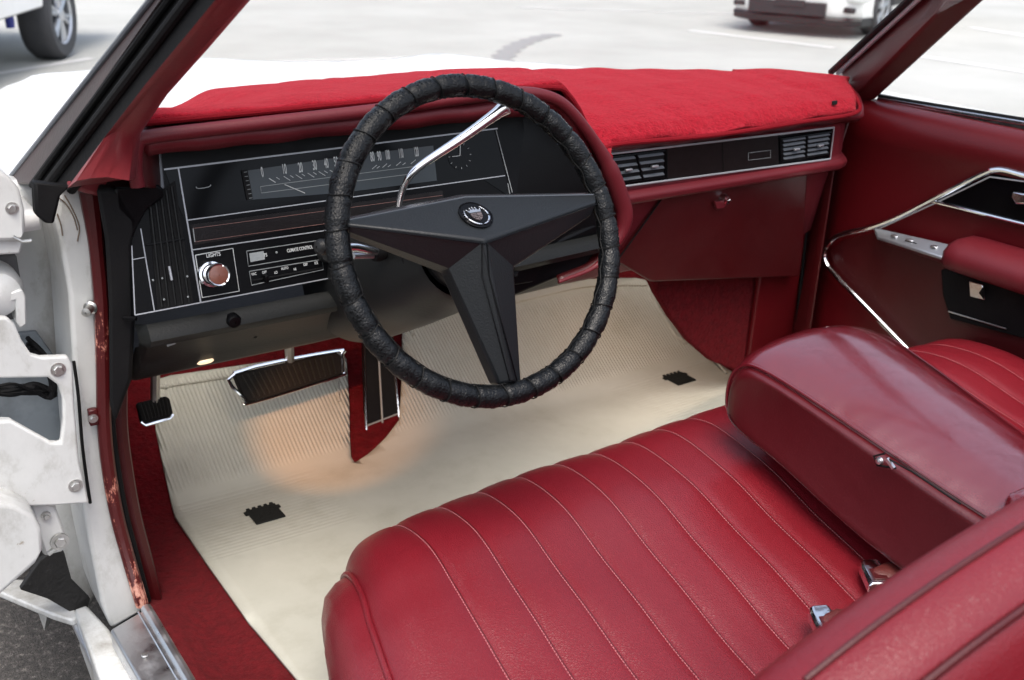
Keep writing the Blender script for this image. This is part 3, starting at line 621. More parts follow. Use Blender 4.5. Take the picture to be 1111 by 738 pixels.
# speedometer
for s, x, y in (('0',284.5,187.3),('10',308.5,184),('20',326,182.3),('30',341.3,179.8),('40',354,177.8),('50',364.5,176),('60',375.5,174.5),('70',388,172.6),('80',404,170.6),('90',411.5,169.8),('100',420.5,168.6),('110',435,167),('120',451.7,165.2)):
    text_mesh('lettering', s, 'ink', ic, cp(x, y, .0028), CN, CUP, .0185, .34 if len(s) < 3 else .26, 0)
for i, x in enumerate([292,300,308,315,321,327.5,334,340,346,352,358,364]):
    y0 = 193.6-(x-292)*.135; bar((x,y0),(x+(7 if i % 2 == 0 else 3.5), y0+(4.4 if i % 2 == 0 else 2.2)), .0008 if i else .0013, 'ink', .0028, 'dial_tick')
for i, x in enumerate([404,409,415,421,430,437,446]):
    y0 = 183.4-(x-404)*.135; bar((x,y0),(x+(5 if i % 2 == 0 else 3), y0-(4.2 if i % 2 == 0 else 2.2)), .0008, 'ink', .0028, 'dial_tick')
P = [(282.5,202.5),(362,192),(452,180.4),(453,188),(363,199.5),(283.6,209.5)]
rect(P, .0005, 'dimink', .0028, 'odometer_frame')
bar((309,200.3),(331,209.6), .0010, 'ink', .0034, 'needle')
word('00000', 366, 195, .0065, .8, 'dimink', .0030)
b = MB(); b.prism([cp(262,185,.003), cp(268.5,184,.003), cp(274.5,216,.003), cp(268,217,.003)], CN*-.001); fg = b.build('fuel_gauge', 'rubber', ic)
for k in range(7):
    y = 187+k*4.7; bar((264.8+k*.95, y),(268+k*.95, y-.5), .0009, 'dimink', .0040, 'gauge_tick')
b = MB(); b.tube(smooth_path([cp(212.5,202.6,.003), cp(214,204.4,.003), cp(220,204.2,.003), cp(227,202.6,.003), cp(228.8,200.4,.003)], 4), .0006, 4); b.build('indicator_mark', 'dimink', ic)
# clock
cc = (499,169)
b = MB(); b.lathe(cp(*cc,.0012), CN, [(.0205,0),(.0205,.0006),(.0005,.0007)], 30, False); ck = b.build('clock_dial', 'blackgloss', ic)
for k in range(12):
    a = R(k*30); c = cp(*cc, .003) ; d = V(math.sin(a),0,0)+CUP*math.cos(a); b = MB(); b.tube([c+d*.0165, c+d*.0195], .0005, 4); b.build('clock_tick', 'dimink', ck)
b = MB(); c = cp(*cc,.0035); b.tube([c, c+CUP*.0165+V(.003,0,0)], .0006, 4); b.tube([c, c-V(.013,0,0)], .0005, 4); b.build('clock_hand', 'ink', ck)

# brow roll round the pod and the padded bezel inside it
roll_px = [(149,198),(146,178),(148,153),(160,144.5),(240,134.5),(400,116.5),(500,103),(556,97),(588,99),(612,110),(636,137),(656,168),(671,203),(678,232),(670,258),(646,286),(606,303)]
RP = smooth_path([at(*q, y=.232) for q in roll_px], 6)
RP = [p-V(0,0,.005) for p in RP]; b = MB(); b.tube(RP, [interp([-9,-.12,-.02,.03,.06],[.0112,.0085,.0085,.0135,.0135],p.x) if p.z > .95 else (.0135 if p.z > .86 else .003+.0105*max(0,(p.z-.775)/.085)) for p in RP], 14, up=(0,1,0)); brow = b.build('pod_brow', 'padmar', car)
inn_px = [(172,204),(169.5,178),(169,156),(172,155),(240,147.5),(400,128.5),(500,120),(556,114),(584,112),(604,122),(622,145),(640,176),(655,208),(661,234),(653,256),(632,278),(598,293)]
IP = smooth_path([at(*q, y=.283) for q in inn_px], 6)
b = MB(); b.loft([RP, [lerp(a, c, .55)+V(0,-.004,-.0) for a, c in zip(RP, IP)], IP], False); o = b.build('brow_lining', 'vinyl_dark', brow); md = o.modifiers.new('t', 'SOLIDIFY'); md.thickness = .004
# dash pad under the plush cover
def hdrv(y): return interp([.22,.235,.255,.30,.55,.70,.85], [1.068,1.079,1.085,1.086,1.058,1.034,1.008], y)
def hpas(y): return interp([.22,.30,.315,.33,.38,.50,.85], [.955,.957,.969,.985,1.000,1.012,1.006], y)
def padz(x, y, off=0):
    t = max(0, min(1, (y-.23)/.32)); x0 = lerp(-.088,.03,t); w = lerp(.100,.10,t)
    h = hdrv(y); 
    if x < -.42: h -= .036*sm((-.42-x)/.2)*sm((y-.25)/.3)
    z = lerp(h, hpas(y), sm((x-x0)/w)**1.0)
    if x > .60 and y > .40: z += .004
    z += .0016*math.sin(x*31+y*9)*math.sin(y*23+1) + .0012*math.sin(x*67+2)
    return z + off
def rear(x): return .83-.44*(x/.80)**2
padpoly = [(-.69,.232),(-.4,.232),(-.12,.232),(-.06,.236),(.0,.25),(.045,.29),(.07,.318),(.3,.318),(.70,.318),(.735,.36),(.785,.43)] + [(x, rear(x)+.01) for x in (.77,.7,.6,.45,.3,.15,0,-.15,-.3,-.45,-.60,-.70)] + [(-.745,.40)]
drape('dash_pad', padpoly, lambda x, y: padz(x, y, -.019), 'padmar', dash, .02, .02)
# ---- plush cover (lies on the dash: its own thing)
covpoly = [(-.688,.248),(-.4,.248),(-.12,.248),(-.055,.247),(.005,.252),(.05,.280),(.078,.311),(.3,.306),(.52,.309),(.668,.313),(.700,.345),(.745,.415)] + [(x, rear(x)) for x in (.77,.7,.6,.45,.3,.15,0,-.15,-.3,-.45,-.58)] + [(-.64,.50)]
cov = drape('dash_cover', covpoly, lambda x, y: padz(x, y, -.002), 'plush', None, .012, .009)
tag(cov, 'bright red plush cover draped over the top of the dashboard', 'dash cover')
hem = smooth_path([V(x, y-.001, padz(x, y, -.006)) for x, y in covpoly[:12]], 5)
b = MB(); b.tube(hem, .0042, 8); b.build('hem', 'plushedge', cov)
b = MB()
c = at(905.5,111.5,y=.322); b.box(c, .012,.004,.008); b.build('sewn_label', 'blackpatch', cov, bevel=.001)
c = at(788,122.5,y=.318)

# ---- lower dash, driver's side
up = [(.246,.824),(.236,.818),(.230,.806),(.236,.796),(.252,.790),(.300,.742),(.318,.722),(.335,.712),(.36,.708),(.60,.74)]
b = MB(); b.loft([[V(x, y+dy, z+dz) for y, z in up] for x, dy, dz in ((-.722,.02,-.004),(-.712,0,0),(-.45,0,0),(-.2,0,.006),(.0,.0,.012),(.045,.01,.016),(.055,.03,.02))], False, False)
lp_ = b.build('lower_dash_panel', 'greydash', car, ang=50)
def lower(px, py):
    n = V(0,-.048,-.048).normalized(); return on(px, py, V(0,.276,.766), V(0,-.707,-.707))
b = MB(); b.lathe(at(252.5,347,y=.236), (0,-1,-.2), [(.009,-.004),(.010,.004),(.008,.008),(.001,.009)], 20, False); b.build('trip_reset_knob', 'blackplastic', lp_)
b = MB(); b.lathe(lower(222.5,392.5), (0,-.5,-1), [(.012,-.002),(.012,.001),(.008,.003),(.001,.0035)], 20, False); cl = b.build('courtesy_lamp_lens', mat('lit_courtesy_lamp_lens', (.8,.75,.65), .3, emit=((1,.72,.42), .45)), lp_)
b = MB(); b.tube([lower(181,374.5), lower(190,371.5)], .0025, 6); b.build('screw_slot', 'dimink', lp_)
b = MB(); b.lathe(lower(277,366), (0,-.7,-.7), [(.003,0),(.001,.001)], 8, False); b.build('screw', 'rubber', lp_)
b = MB(); b.prism([at(*q, y=.262) for q in [(104,204),(130,206),(150,238),(143,262),(146.5,345),(143,412),(125,459),(119,440),(118,330),(114,262)]], (.034,.12,-.015)); b.build('dash_end_cap', 'rubber', car, bevel=.005, bseg=2)
b = MB(); b.tube([at(134,345,y=.258), at(148,346,y=.245)], .003, 6); b.build('panel_joint', 'blackplastic', lp_)

# ================================================================== FOOTWELL
def toe(px, py, off=.008): return on(px, py, V(0,.62,.322+off), V(0,-.573,.819))
def flo(px, py, off=.008): return at(px, py, z=.322+off)
mp = [toe(168,420), toe(172,411), toe(185,407), toe(355,384), toe(371,384), toe(376,392), toe(379,440), flo(380,490), flo(381,499), flo(385,503), flo(400,495), flo(420,483), flo(434,473), toe(436,420), toe(437,368), toe(439,352), toe(452,343), toe(480,336), toe(560,318), toe(630,304), toe(690,302.5), toe(706,306), toe(716,324), toe(728,346), toe(742,366), flo(760,383), flo(795,405)]
mp = [(p.x, p.y) for p in mp] + [(.665,.05),(-.60,.05),(-.612,.25)] + [(flo(*q).x, flo(*q).y) for q in [(225,612),(190,560),(178,525)]] + [(toe(169,465).x, toe(169,465).y)]
def matz(x, y): return floorz(x, y)+.009+.0015*math.sin(x*9+y*4)
fm = drape('floor_mat', mp, matz, 'matrubber', None, .02, .007)
tag(fm, 'cream ribbed rubber floor mat spanning both footwells, worn and scuffed', 'floor mat')
# raised border bead
P = [V(x, y, matz(x, y)+.001) for x, y in mp]
ctr = [V(lerp(-.2 if p.x < -.2 else .3, p.x, .955), lerp(.5, p.y, .955), 0) for p in P]
def inset(idx, d):
    out = []
    for i in idx:
        p = Vector(mp[i]+(0,)); a = Vector(mp[i-1]+(0,)); c = Vector(mp[(i+1) % len(mp)]+(0,)); t = (c-a).normalized(); nrm = V(-t.y, t.x, 0)
        q = p - nrm*d*-1 if False else p + V(t.y, -t.x, 0)*d; out.append(V(q.x, q.y, matz(q.x, q.y)+.0015))
    return out
for idx in (range(0,7), range(14,27)):
    b = MB(); b.tube(smooth_path(inset(idx, .02), 5), .0028, 6); b.build('border_bead', 'matrubber', fm)
for c_, w in ((at(287,555,z=.334), .053), (at(736,410,z=.334), .053)):
    b = MB()
    def pad(x0, x1, y0, y1, h): b.prism([V(c_.x+x, c_.y+y, matz(c_.x+x, c_.y+y)+.0005) for x, y in ((x0,y0),(x1,y0),(x1,y1),(x0,y1))], (0,0,h))
    pad(-w*.5, w*.5, -.030, .020, .003)
    for k in range(5): pad(-w*.46+k*w*.2, -w*.34+k*w*.2, .0195, .0265, .0028)
    pad(-w*.60, -w*.49, .006, .018, .0026); pad(w*.49, w*.60, .004, .014, .0026)
    b.build('anchor_patch', 'blackpatch', fm, bevel=.0008)

# pedals
bp = MB(); q = [(254,405),(364,381),(371,386),(372,404),(368,408),(274,437),(266,433)]
PO = V(0,.62,.47); PN = V(0,-.80,.60).normalized()
def pp(px, py, off=0, o=PO): return on(px, py, o+PN*off, PN)
bp.prism([pp(*t) for t in q], PN*-.018); bp = bp.build('brake_pedal', 'rubber', car, bevel=.004, bseg=3)
for k in range(17):
    t = (k+.5)/17; a = lerp(V(259,408,0), V(363,385,0), t); c = lerp(V(273,432,0), V(367,404,0), t)
    b = MB(); b.tube([pp(a.x, a.y, .001), pp(c.x, c.y, .001)], .0018, 5); b.build('pedal_rib', 'blackpatch', bp)
b = MB(); P = [pp(*t, .0) for t in q]; b.tube(smooth_path(P, 4, True), .0032, 8, caps=False, closed=True); b.build('chrome_rim', 'chrome', bp)
b = MB(); b.tube([pp(315,400,-.02), V(-.36,.66,.60), V(-.37,.60,.72)], .009, 8); b.build('pedal_arm', 'steel', bp)
PO2 = V(0,.60,.46)
kp = MB(); q = [(148,437),(180,429.5),(184,432),(188,450),(184,454),(158,461.5),(153,458)]
kp.prism([pp(*t, 0, PO2) for t in q], PN*-.014); kp = kp.build('parking_brake_pedal', 'rubber', car, bevel=.003, bseg=2)
for k in range(8):
    t = (k+.5)/8; a = lerp(V(150,438,0), V(182,431,0), t); c = lerp(V(156,456,0), V(185,449,0), t)
    b = MB(); b.tube([pp(a.x, a.y, .001, PO2), pp(c.x, c.y, .001, PO2)], .0014, 5); b.build('pedal_rib', 'blackpatch', kp)
b = MB(); b.tube([pp(*t, 0, PO2) for t in [(153,458),(158,461.5),(184,454.5),(188,450)]], .0026, 8); b.build('chrome_rim', 'chrome', kp)
b = MB(); b.tube([pp(168,445,-.014,PO2), V(-.60,.66,.58), V(-.61,.60,.70)], .008, 8); b.build('pedal_arm', 'steel', kp)
# accelerator, hinged at the floor
AO = V(0,.70,.40); AN = V(0,-.86,.51).normalized()
def ap(px, py, off=0): return on(px, py, AO+AN*off, AN)
ac = MB(); q = [(394,352),(424,349),(434,468),(398,484)]; ac.prism([ap(*t) for t in q], AN*-.015); ac = ac.build('accelerator_pedal', 'rubber', car, bevel=.003)
b = MB(); b.tube([ap(394,352,.002), ap(398,483,.002)], .0028, 8); b.tube([ap(424,349,.002), ap(434,467,.002)], .0028, 8); b.build('chrome_edge', 'chrome', ac)
b = MB(); b.tube([ap(409,352,.002), ap(415,459,.002)], .0020, 8); b.tube([ap(398,462,.002), ap(432,449,.002)], .0018, 8); b.build('raised_rib', 'dimink', ac)
# ================================================================== STEERING WHEEL AND COLUMN
WC = V(-.3694,-.0076,.9511); tt, ss = .41725, .0192
WN = V(math.sin(ss)*math.cos(tt), -math.cos(ss)*math.cos(tt), math.sin(tt))
WU = V(0,0,1).cross(WN)*-1; WU = WU.normalized(); WU = WU if WU.x > 0 else -WU
WV = WU.cross(WN); WV = WV if WV.z > 0 else -WV
RM, RT = .1886, .0141
def tor(th, ph, r=RT, rm=RM): 
    e = WU*math.cos(th)+WV*math.sin(th); return WC + e*(rm+r*math.cos(ph)) + WN*r*math.sin(ph)
def wp(px, py, w=0): return on(px, py, WC+WN*w, WN)
sw = MB(); hubp = [(.055,-.05),(.058,-.03),(.052,-.012),(.03,-.004),(.001,-.003)]
sw.lathe(WC, WN, hubp, 32, False); sw = sw.build('steering_wheel', 'wheelplastic', car)
NS = 30; rings = []
for i in range(NS*10):
    th = 2*math.pi*i/(NS*10); f = (i % 10)/10; g = abs(math.sin(math.pi*f))**.35; wob = .0004*math.sin(i*2.3)+.0003*math.sin(i*5.1)
    r = RT - .0024*(1-g) + wob
    rings.append([tor(th, 2*math.pi*k/18, r*(1+.02*math.sin(3*k+i*.7))) for k in range(18)])
rings.append(rings[0]); b = MB(); b.loft(rings); b.build('rim', 'leather', sw, ang=80)
b = MB()
for i in range(NS):
    th = 2*math.pi*i/NS; P = []
    for k in range(17):
        ph = 2*math.pi*k/16; P.append(tor(th+.010*math.sin(ph+1.0)+ .006*math.sin(2*ph), ph, RT-.0003))
    b.tube(P[:-1], .00085, 5, closed=True, caps=False)
    P = [tor(th + (2*math.pi/NS)*t, math.pi*.93+.16*math.sin(math.pi*t*2), RT+.0001) for t in (0,.25,.5,.75,1)]
    b.tube(P, .0008, 5)
b.build('lacing', 'lace', sw)
b = MB()
for i in range(NS):
    for r_ in (.42, .62, 1.9, 2.15):
        for k in range(4):
            th = 2*math.pi*(i+.28+.15*k)/NS; ph = r_*math.pi/2
            c = tor(th, ph, RT+.0001); nn = (c - tor(th, ph, 0)).normalized(); b.lathe(c, nn, [(.0011,0),(.0009,.0002),(.0001,.0002)], 6, False)
b.build('perforation', 'blackgloss', sw)['kind'] = 'stuff'
# Y shaped spoke
AL, AC, AR = wp(376,238.5,.006), wp(505,213,-.004), wp(648,210.5,.006)
RL, RC, RR = wp(376,244,.014), wp(526,261,.040), wp(648,219,.014)
LL, CL_, BL = wp(376,250.5,.0), wp(487,294,.004), wp(541,418,-.002)
LR, CR_, BR = wp(642,234,.0), wp(558,290,.004), wp(566,420,-.002)
BM = wp(558,414,.010)
# a second, narrower facet right of the downward ridge
front = [AL,AC,AR,RR,LR,CR_,BR,BM,BL,CL_,LL,RL,RC]
back = [p - WN*.022 for p in (AL,AC,AR,RR,LR,CR_,BR,BM,BL,CL_,LL,RL)]
b = MB(); fs = [(0,1,12,11),(1,2,3,12),(11,12,9,10),(12,7,8,9),(12,3,4,5),(12,5,6,7)]
nb = 13; fs += [tuple(nb+i for i in (0,1,2,3,4,5,6,7,8,9,10,11))[::-1]] + [(i, nb+i, nb+(i+1) % 12, (i+1) % 12) for i in range(12)]
b.add(front+back, fs); spk = b.build('spoke', 'wheelplastic', sw, bevel=.004, bseg=4, ang=25)
b = MB()
for pts in ([(377,245.5),(526,264.5),(647,221.5)],):
    b.tube([wp(*pts[0],.0145), wp(*pts[1],.0395), wp(*pts[2],.0145)], .0009, 5)
b.tube([wp(529,265,.0385), wp(531,300,.033), wp(561,413,.0105)], .0009, 5); b.tube([wp(523,264,.0385), wp(523,300,.029), wp(553,413,.0085)], .0007, 5)
b.build('spoke_crease', 'blackgloss', spk)
# emblem roundel: wreath and crowned shield
EO = wp(516,234,.0195); e1_ = (RC-RL).normalized(); e2_ = (AC-RC).normalized(); EN = e1_.cross(e2_).normalized(); EN = EN if EN.dot(WN) > 0 else -EN
EO = on(516,234, AC+(RC-AC)*.5, EN) + EN*.0006; EUP = (WV - EN*WV.dot(EN)).normalized(); ER = EUP.cross(EN)
def em(x, y, h=0): return EO + ER*x*1.28 + EUP*y*1.28 + EN*h
b = MB(); b.loft([[em(.0168*k*math.cos(a), .0172*k*math.sin(a), h) for a in [2*math.pi*i/36 for i in range(36)]] for k, h in ((1,-.002),(1,.0014),(.93,.0018),(.90,.0008),(.001,.0008))]); eb = b.build('emblem', 'blackgloss', sw)
b = MB()
for s in (-1,1):
    P = []; W_ = []
    for k in range(15):
        a = R(-90 + s*(6+k*9.3)); P.append(em(.0122*math.cos(a), .0128*math.sin(a)-.0005, .0020)); W_.append(.0003+.0010*math.sin(math.pi*min(1,(k+1.5)/14))**.8*(1-.25*k/14))
    b.tube(P, W_, 6)
    for k in range(1,13,1):
        a = R(-90+s*(6+k*9.3)); c = em(.0122*math.cos(a), .0128*math.sin(a)-.0005, .0024); d = (ER*-math.sin(a)+EUP*math.cos(a))*s
        o_ = ER*math.cos(a)+EUP*math.sin(a); b.tube([c, c+d*.0016+o_*.0014], [.0006,.0001], 4); b.tube([c, c+d*.0016-o_*.0012], [.0006,.0001], 4)
b.build('wreath', 'chrome', eb)
b = MB(); b.prism([em(x, y, .001) for x, y in [(-.0060,.0012),(.0060,.0012),(.0056,-.0030),(.0036,-.0060),(0,-.0082),(-.0036,-.0060),(-.0056,-.0030)]], EN*.0014); sh = b.build('crest_shield', mat('dull_pewter_crest', (.16,.13,.13), .4, metal=.6), eb)
b = MB(); b.tube([em(0,.001,.0026), em(0,-.0078,.0026)], .0003, 4); b.tube([em(-.0055,-.0025,.0026), em(.0055,-.0025,.0026)], .0003, 4)
for x, y in ((-.003,-.0006),(.003,-.0044),(-.0028,-.0046)): b.tube([em(x-.0016,y,.0026), em(x+.0016,y,.0026)], .0004, 4)
b.build('crest_quartering', 'rubber', eb)
b = MB(); b.prism([em(x, y, .001) for x, y in [(-.0064,.0022),(-.0074,.0058),(-.0046,.0044),(-.0030,.0076),(-.0014,.0048),(0,.0084),(.0014,.0048),(.0030,.0076),(.0046,.0044),(.0074,.0058),(.0064,.0022)]], EN*.0014)
for x, y in ((-.0074,.0062),(-.003,.0080),(0,.0088),(.003,.0080),(.0074,.0062)): b.lathe(em(x,y,.0012), EN, [(.0008,0),(.0008,.001),(.0002,.0016)], 8, False)
b.build('crest_crown', 'brushed', eb)
b = MB(); b.prism([AL+WN*.0005, AC+WN*.0005, AR+WN*.0005, AR+WV*.0035-WN*.010, AC+WV*.0038-WN*.010, AL+WV*.0035-WN*.010], -WV*.002); b.build('spoke_top_edge', mat('spoke_edge_highlight', (.03,.032,.035), .22, spec=.8, coat=.6), spk)  # paler, glossier strip added for the sky highlight along the spoke top

# column
b = MB(); b.lathe(WC, WN, [(.001,-.035),(.050,-.035),(.054,-.045),(.054,-.06)], 36, False)
b.lathe(WC+V(0,0,-.004), WN, [(.060,-.055),(.063,-.062),(.066,-.10),(.078,-.13),(.084,-.20),(.090,-.30),(.092,-.36)], 40, False)
clm = b.build('steering_column', 'columnplastic', car)
b = MB(); b.lathe(WC, WN, [(.0635,-.088),(.0655,-.090),(.0655,-.092),(.0635,-.094)], 40, False); b.build('column_joint', 'rubber', clm)
b = MB(); b.prism([at(*q, y=.25) for q in [(440,318),(470,316),(560,280),(650,240),(658,258),(636,290),(560,321),(470,343),(436,334)]], (-.01,.06,-.01)); b.build('column_cover', 'blackplastic', clm, bevel=.006, bseg=3)
# selector lever, chrome, cranked
P = smooth_path([at(427,262,y=.14), at(433,222,y=.12), at(437,206,y=.112), at(445,191,y=.105), at(459,178,y=.10), at(500,151,y=.088), at(533,127.5,y=.08), at(548,116.5,y=.076)], 6)
rr = [interp([0,.35,.55,.8,.90,1], [.0040,.0042,.0050,.0066,.0078,.0100], i/(len(P)-1)) for i in range(len(P))]
b = MB(); b.tube(P, rr, 14); sl = b.build('selector_lever', 'chrome', car)
b = MB(); d = (P[-1]-P[-3]).normalized(); b.lathe(P[-1], d, [(.0100,-.001),(.0102,.001),(.0085,.002),(.0005,.0022)], 16, False); b.build('lever_cap', 'brushed', sl)
# turn signal lever and twin chrome stalk
b = MB(); b.tube([at(408,273,y=.09), at(385,268,y=.075), at(357,268,y=.06)], [.005,.0062,.0050], 12); ts = b.build('turn_signal_lever', 'chrome', car)
b = MB(); b.lathe(at(356,268,y=.06), (at(356,268,y=.06)-at(385,268,y=.075)), [(.0052,-.002),(.0095,.004),(.0095,.014),(.006,.018),(.001,.019)], 14, False); b.build('lever_knob', 'columnplastic', ts)
b = MB(); b.tube([at(407,277,y=.10), at(383,277.5,y=.09)], .0042, 10); b.build('tilt_lever', 'brushed', ts)
b = MB(); b.lathe(at(409,275,y=.10), (-1,-.2,0), [(.010,-.01),(.011,0),(.009,.006),(.001,.007)], 14, False); b.build('stalk_boot', 'rubber', ts)

# ================================================================== SEATS
SP = [(.050,.345),(.088,.375),(.118,.420),(.130,.470),(.120,.518),(.090,.552),(.040,.576),(-.03,.585),(-.13,.575),(-.27,.548),(-.42,.520),(-.56,.500)]
SPATH = [(p.x, p.y) for p in smooth_path([V(y, z, 0) for y, z in SP], 8)]
def pnorm(i):
    a = SPATH[max(0, i-1)]; c = SPATH[min(len(SPATH)-1, i+1)]; t = V(c[0]-a[0], c[1]-a[1], 0).normalized(); return V(t.y, -t.x, 0)  # outwards (y,z)
def cushion(u0, u1, seams, edge_l, edge_r, shift, name_shift=0):
    """bench cushion between u0 and u1 with stitched seams; shift(u, y) gives the sideways drift of the seams"""
    us = []; cuts = [u0]+seams+[u1]
    for a, c in zip(cuts, cuts[1:]):
        n = max(6, int((c-a)/.0038)); us += [(a+(c-a)*k/n, a, c) for k in range(n)]
    us.append((u1, cuts[-2], u1))
    rings = []
    for u, a, c in us:
        t = (u-a)/(c-a) if c > a else 0; puff = (1-abs(2*t-1)**3.6); wide = (c-a) > .09
        h = (.0060 if wide else .0038)*puff
        if wide and (a == u0 or c == u1):   # bolster: rolled edge on the outer side, full height kept
            h += 0
        col = []
        for i, (y, z) in enumerate(SPATH):
            n = pnorm(i); k = i/len(SPATH)
            hh = h*(1 if .18 < k else max(0, k/.18)) 
            el = max(0, 1-(u-u0)/.05) if edge_l else 0; er = max(0, 1-(u1-u)/.05) if edge_r else 0
            dn = hh - .020*el**2.5 - .020*er**2.5
            wv = .0016*math.sin(u*23+y*11)+.0012*math.sin(y*37+u*7)
            yy = y + n.x*(dn+wv) + (.055*(u-.10)*sm((y+.22)/.22) if edge_l else 0); zz = z + n.y*(dn+wv)
            cl_ = max(0, 1-(u-u0)/.16) if edge_l else 0; zz -= .014*cl_**1.2*min(1,max(0,(y+.15)/.15)); yy -= .022*cl_**2.2*(1 if y > -.1 else 0)*min(1,(y+.1)/.15 if y > -.1 else 0)
            col.append(V(u+shift(u, y), yy, zz))
        rings.append(col)
    return rings, us
def shd(u, y): 
    w = 1.0 if u > -.467 else lerp(1.0, 1.9, min(1, (-.467-u)/.088))
    return .10*(y-.05)*w if y > -.6 else 0
seams = [-.467+.0667*k for k in range(9)]
rings, us = cushion(-.560, .205, seams, True, True, shd)
b = MB(); b.loft(rings, False); bench = b.build('driver_seat_cushion', 'seat', car, ang=75)
def along(u, rings_, us_):
    j = min(range(len(us_)), key=lambda k: abs(us_[k][0]-u)); return rings_[j]
def seam_bits(u, rings_, us_, parent, i0=22):
    P = along(u, rings_, us_)[i0:]
    b = MB(); b.tube([p+V(0,.0003,-.0006) for p in P], .0011, 5); b.build('seam', 'vinyl_dark', parent)
    b = MB(); L_ = [0]
    for a, c in zip(P, P[1:]): L_.append(L_[-1]+(c-a).length)
    d = 0; k = 0
    def pos(q):
        for i in range(len(L_)-1):
            if L_[i+1] >= q: return lerp(P[i], P[i+1], (q-L_[i])/max(1e-6, L_[i+1]-L_[i]))
        return P[-1]
    while d+.0035 < L_[-1]:
        a = pos(d); c = pos(d+.0030); o_ = V(-.0026,.0006,.0012); b.tube([a+o_, lerp(a,c,.5)+o_+V(0,0,.0004), c+o_], .00052, 4, caps=False); d += .0044
    b.build('stitching', 'thread', parent)
for u in seams: seam_bits(u, rings, us, bench)
# rounded outer side of the cushion with a welted edge
def side(rings_, sgn_, parent, m='seat'):
    ed = rings_[0] if sgn_ < 0 else rings_[-1]; n = len(ed); rr = []
    for dx, ins in ((0,0),(.016,.004),(.034,.016),(.046,.040),(.050,.075),(.046,.12)):
        col = []
        for i, p in enumerate(ed):
            c = V(0, min(-.05, p.y-.0) if p.y < -.05 else -.05, .40); d = V(0, p.y-c.y, p.z-c.z); L__ = d.length
            q = V(p.x + sgn_*dx, c.y + d.y*max(.05, 1-ins/max(L__, .05)), c.z + d.z*max(.05, 1-ins/max(L__, .05))); col.append(q)
        rr.append(col)
    b = MB(); b.loft(rr, False); b.build('side_panel', m, parent, ang=75)
    b = MB(); b.tube([p+V(sgn_*.001,.001,.0022) for p in ed[8:]], .0038, 8); b.build('piping', 'seat', parent)
side(rings, -1, bench)
b = MB(); b.prism([V(-.545,-.04,.325),V(.20,.03,.325),V(.20,-.55,.325),V(-.58,-.55,.325)], (0,0,.12)); b.build('seat_base', 'vinyl_dark', bench, bevel=.01)
# passenger cushion
def shp(u, y): return .06*(y-.05)
seams2 = [.335+.0625*k for k in range(6)]
rings2, us2 = cushion(.222, .735, seams2, False, True, shp)
rings2 = [[V(p.x, p.y-.012, p.z+.010) for p in c] for c in rings2]
b = MB(); b.loft(rings2, False); bench2 = b.build('passenger_seat_cushion', 'seat', car, ang=75)
for u in seams2: seam_bits(u, rings2, us2, bench2)
side(rings2, -1, bench2)
b = MB(); b.prism([V(.22,.03,.325),V(.70,.03,.325),V(.70,-.55,.325),V(.22,-.55,.325)], (0,0,.15)); b.build('seat_base', 'vinyl_dark', bench2, bevel=.01)
# seat backs
def seatback(name, x0, x1, zt, m='seat'):
    rings = []; N = 26
    for i in range(N+1):
        t = i/N; x = lerp(x0, x1, t); e = min(t, 1-t)*(x1-x0); k = min(1, e/.055); rd = (1-math.sqrt(max(0, 1-(1-k)**2)))   # 1 at the ends -> 0 inside
        z1 = zt(x); pts = [(-.37,.46),(-.42,.50),(-.47,.56),(-.525,.64),(-.59,.73),(-.635,z1-.095),(-.658,z1-.042),(-.672,z1-.012),(-.700,z1),(-.728,z1-.004),(-.748,z1-.020),(-.765,z1-.06),(-.79,z1-.2),(-.79,.62),(-.76,.46),(-.60,.42),(-.45,.42)]
        c = V(0,-.63,.66); col = []
        for y, z in pts:
            d = V(0, y-c.y, z-c.z); f = 1-rd*min(.9, .055/max(.06, d.length)); pf = .005*math.sin(x*90)*0
            col.append(V(x, c.y+d.y*f, c.z+d.z*f))
        rings.append(col)
    rs = [ [q for q in smooth_path(r, 4, True)] for r in rings]
    b = MB(); b.loft(rs, True, True); return b.build(name, m, car, ang=70), rings
def ztd(x): return .932-.096*math.exp(-(x+.62)/.23)
sb, sbr = seatback('driver_seatback', -.615, .200, ztd)
b = MB(); b.tube(smooth_path([r[10]+V(0,-.001,.001) for r in sbr[1:]], 3), .0036, 8); b.tube(smooth_path([r[8]+V(0,-.006,.001) for r in sbr[2:]], 3), .0026, 8); b.build('piping', 'vinyl_dark', sb)
seatback('passenger_seatback', .222, .70, lambda x: .90)
# fold down centre armrest
ARP = [(-.56,.690),(-.45,.700),(-.30,.721),(-.18,.737),(-.12,.741),(-.090,.735),(-.070,.716),(-.062,.688),(-.066,.655),(-.088,.634),(-.18,.616),(-.335,.577),(-.56,.545)]
ctr_ = V(0,-.30,.66)
def arm_ring(x, ins, crown):
    col = []
    for y, z in [(p.x, p.y) for p in smooth_path([V(a, c, 0) for a, c in ARP], 5)]:
        d = V(0, y-ctr_.y, z-ctr_.z); top = max(0, min(1, (z-.66)/.05)); fr = max(0, min(1, (y+.12)/.06))
        zz = z - ins*(1 if z > ctr_.z else -.8) + crown*top; yy = y - ins*fr
        tap = 1-.28*max(0, min(1, (-.10-y)/.40)); col.append(V(.012+(x-.012)*tap, yy + .012*fr*(1-abs((x-.15)/.14)**2), zz))
    return col
rs = [arm_ring(x, i_, c_) for x, i_, c_ in ((.012,.007,0),(.0135,.002,0),(.018,0,.001),(.04,-.004,.007),(.09,-.006,.013),(.15,-.006,.016),(.21,-.004,.012),(.25,0,.004),(.272,.004,0),(.284,.012,0),(.288,.022,0))]
b = MB(); b.loft(rs, False); 
arm = b.build('armrest', 'arm', car, ang=70)
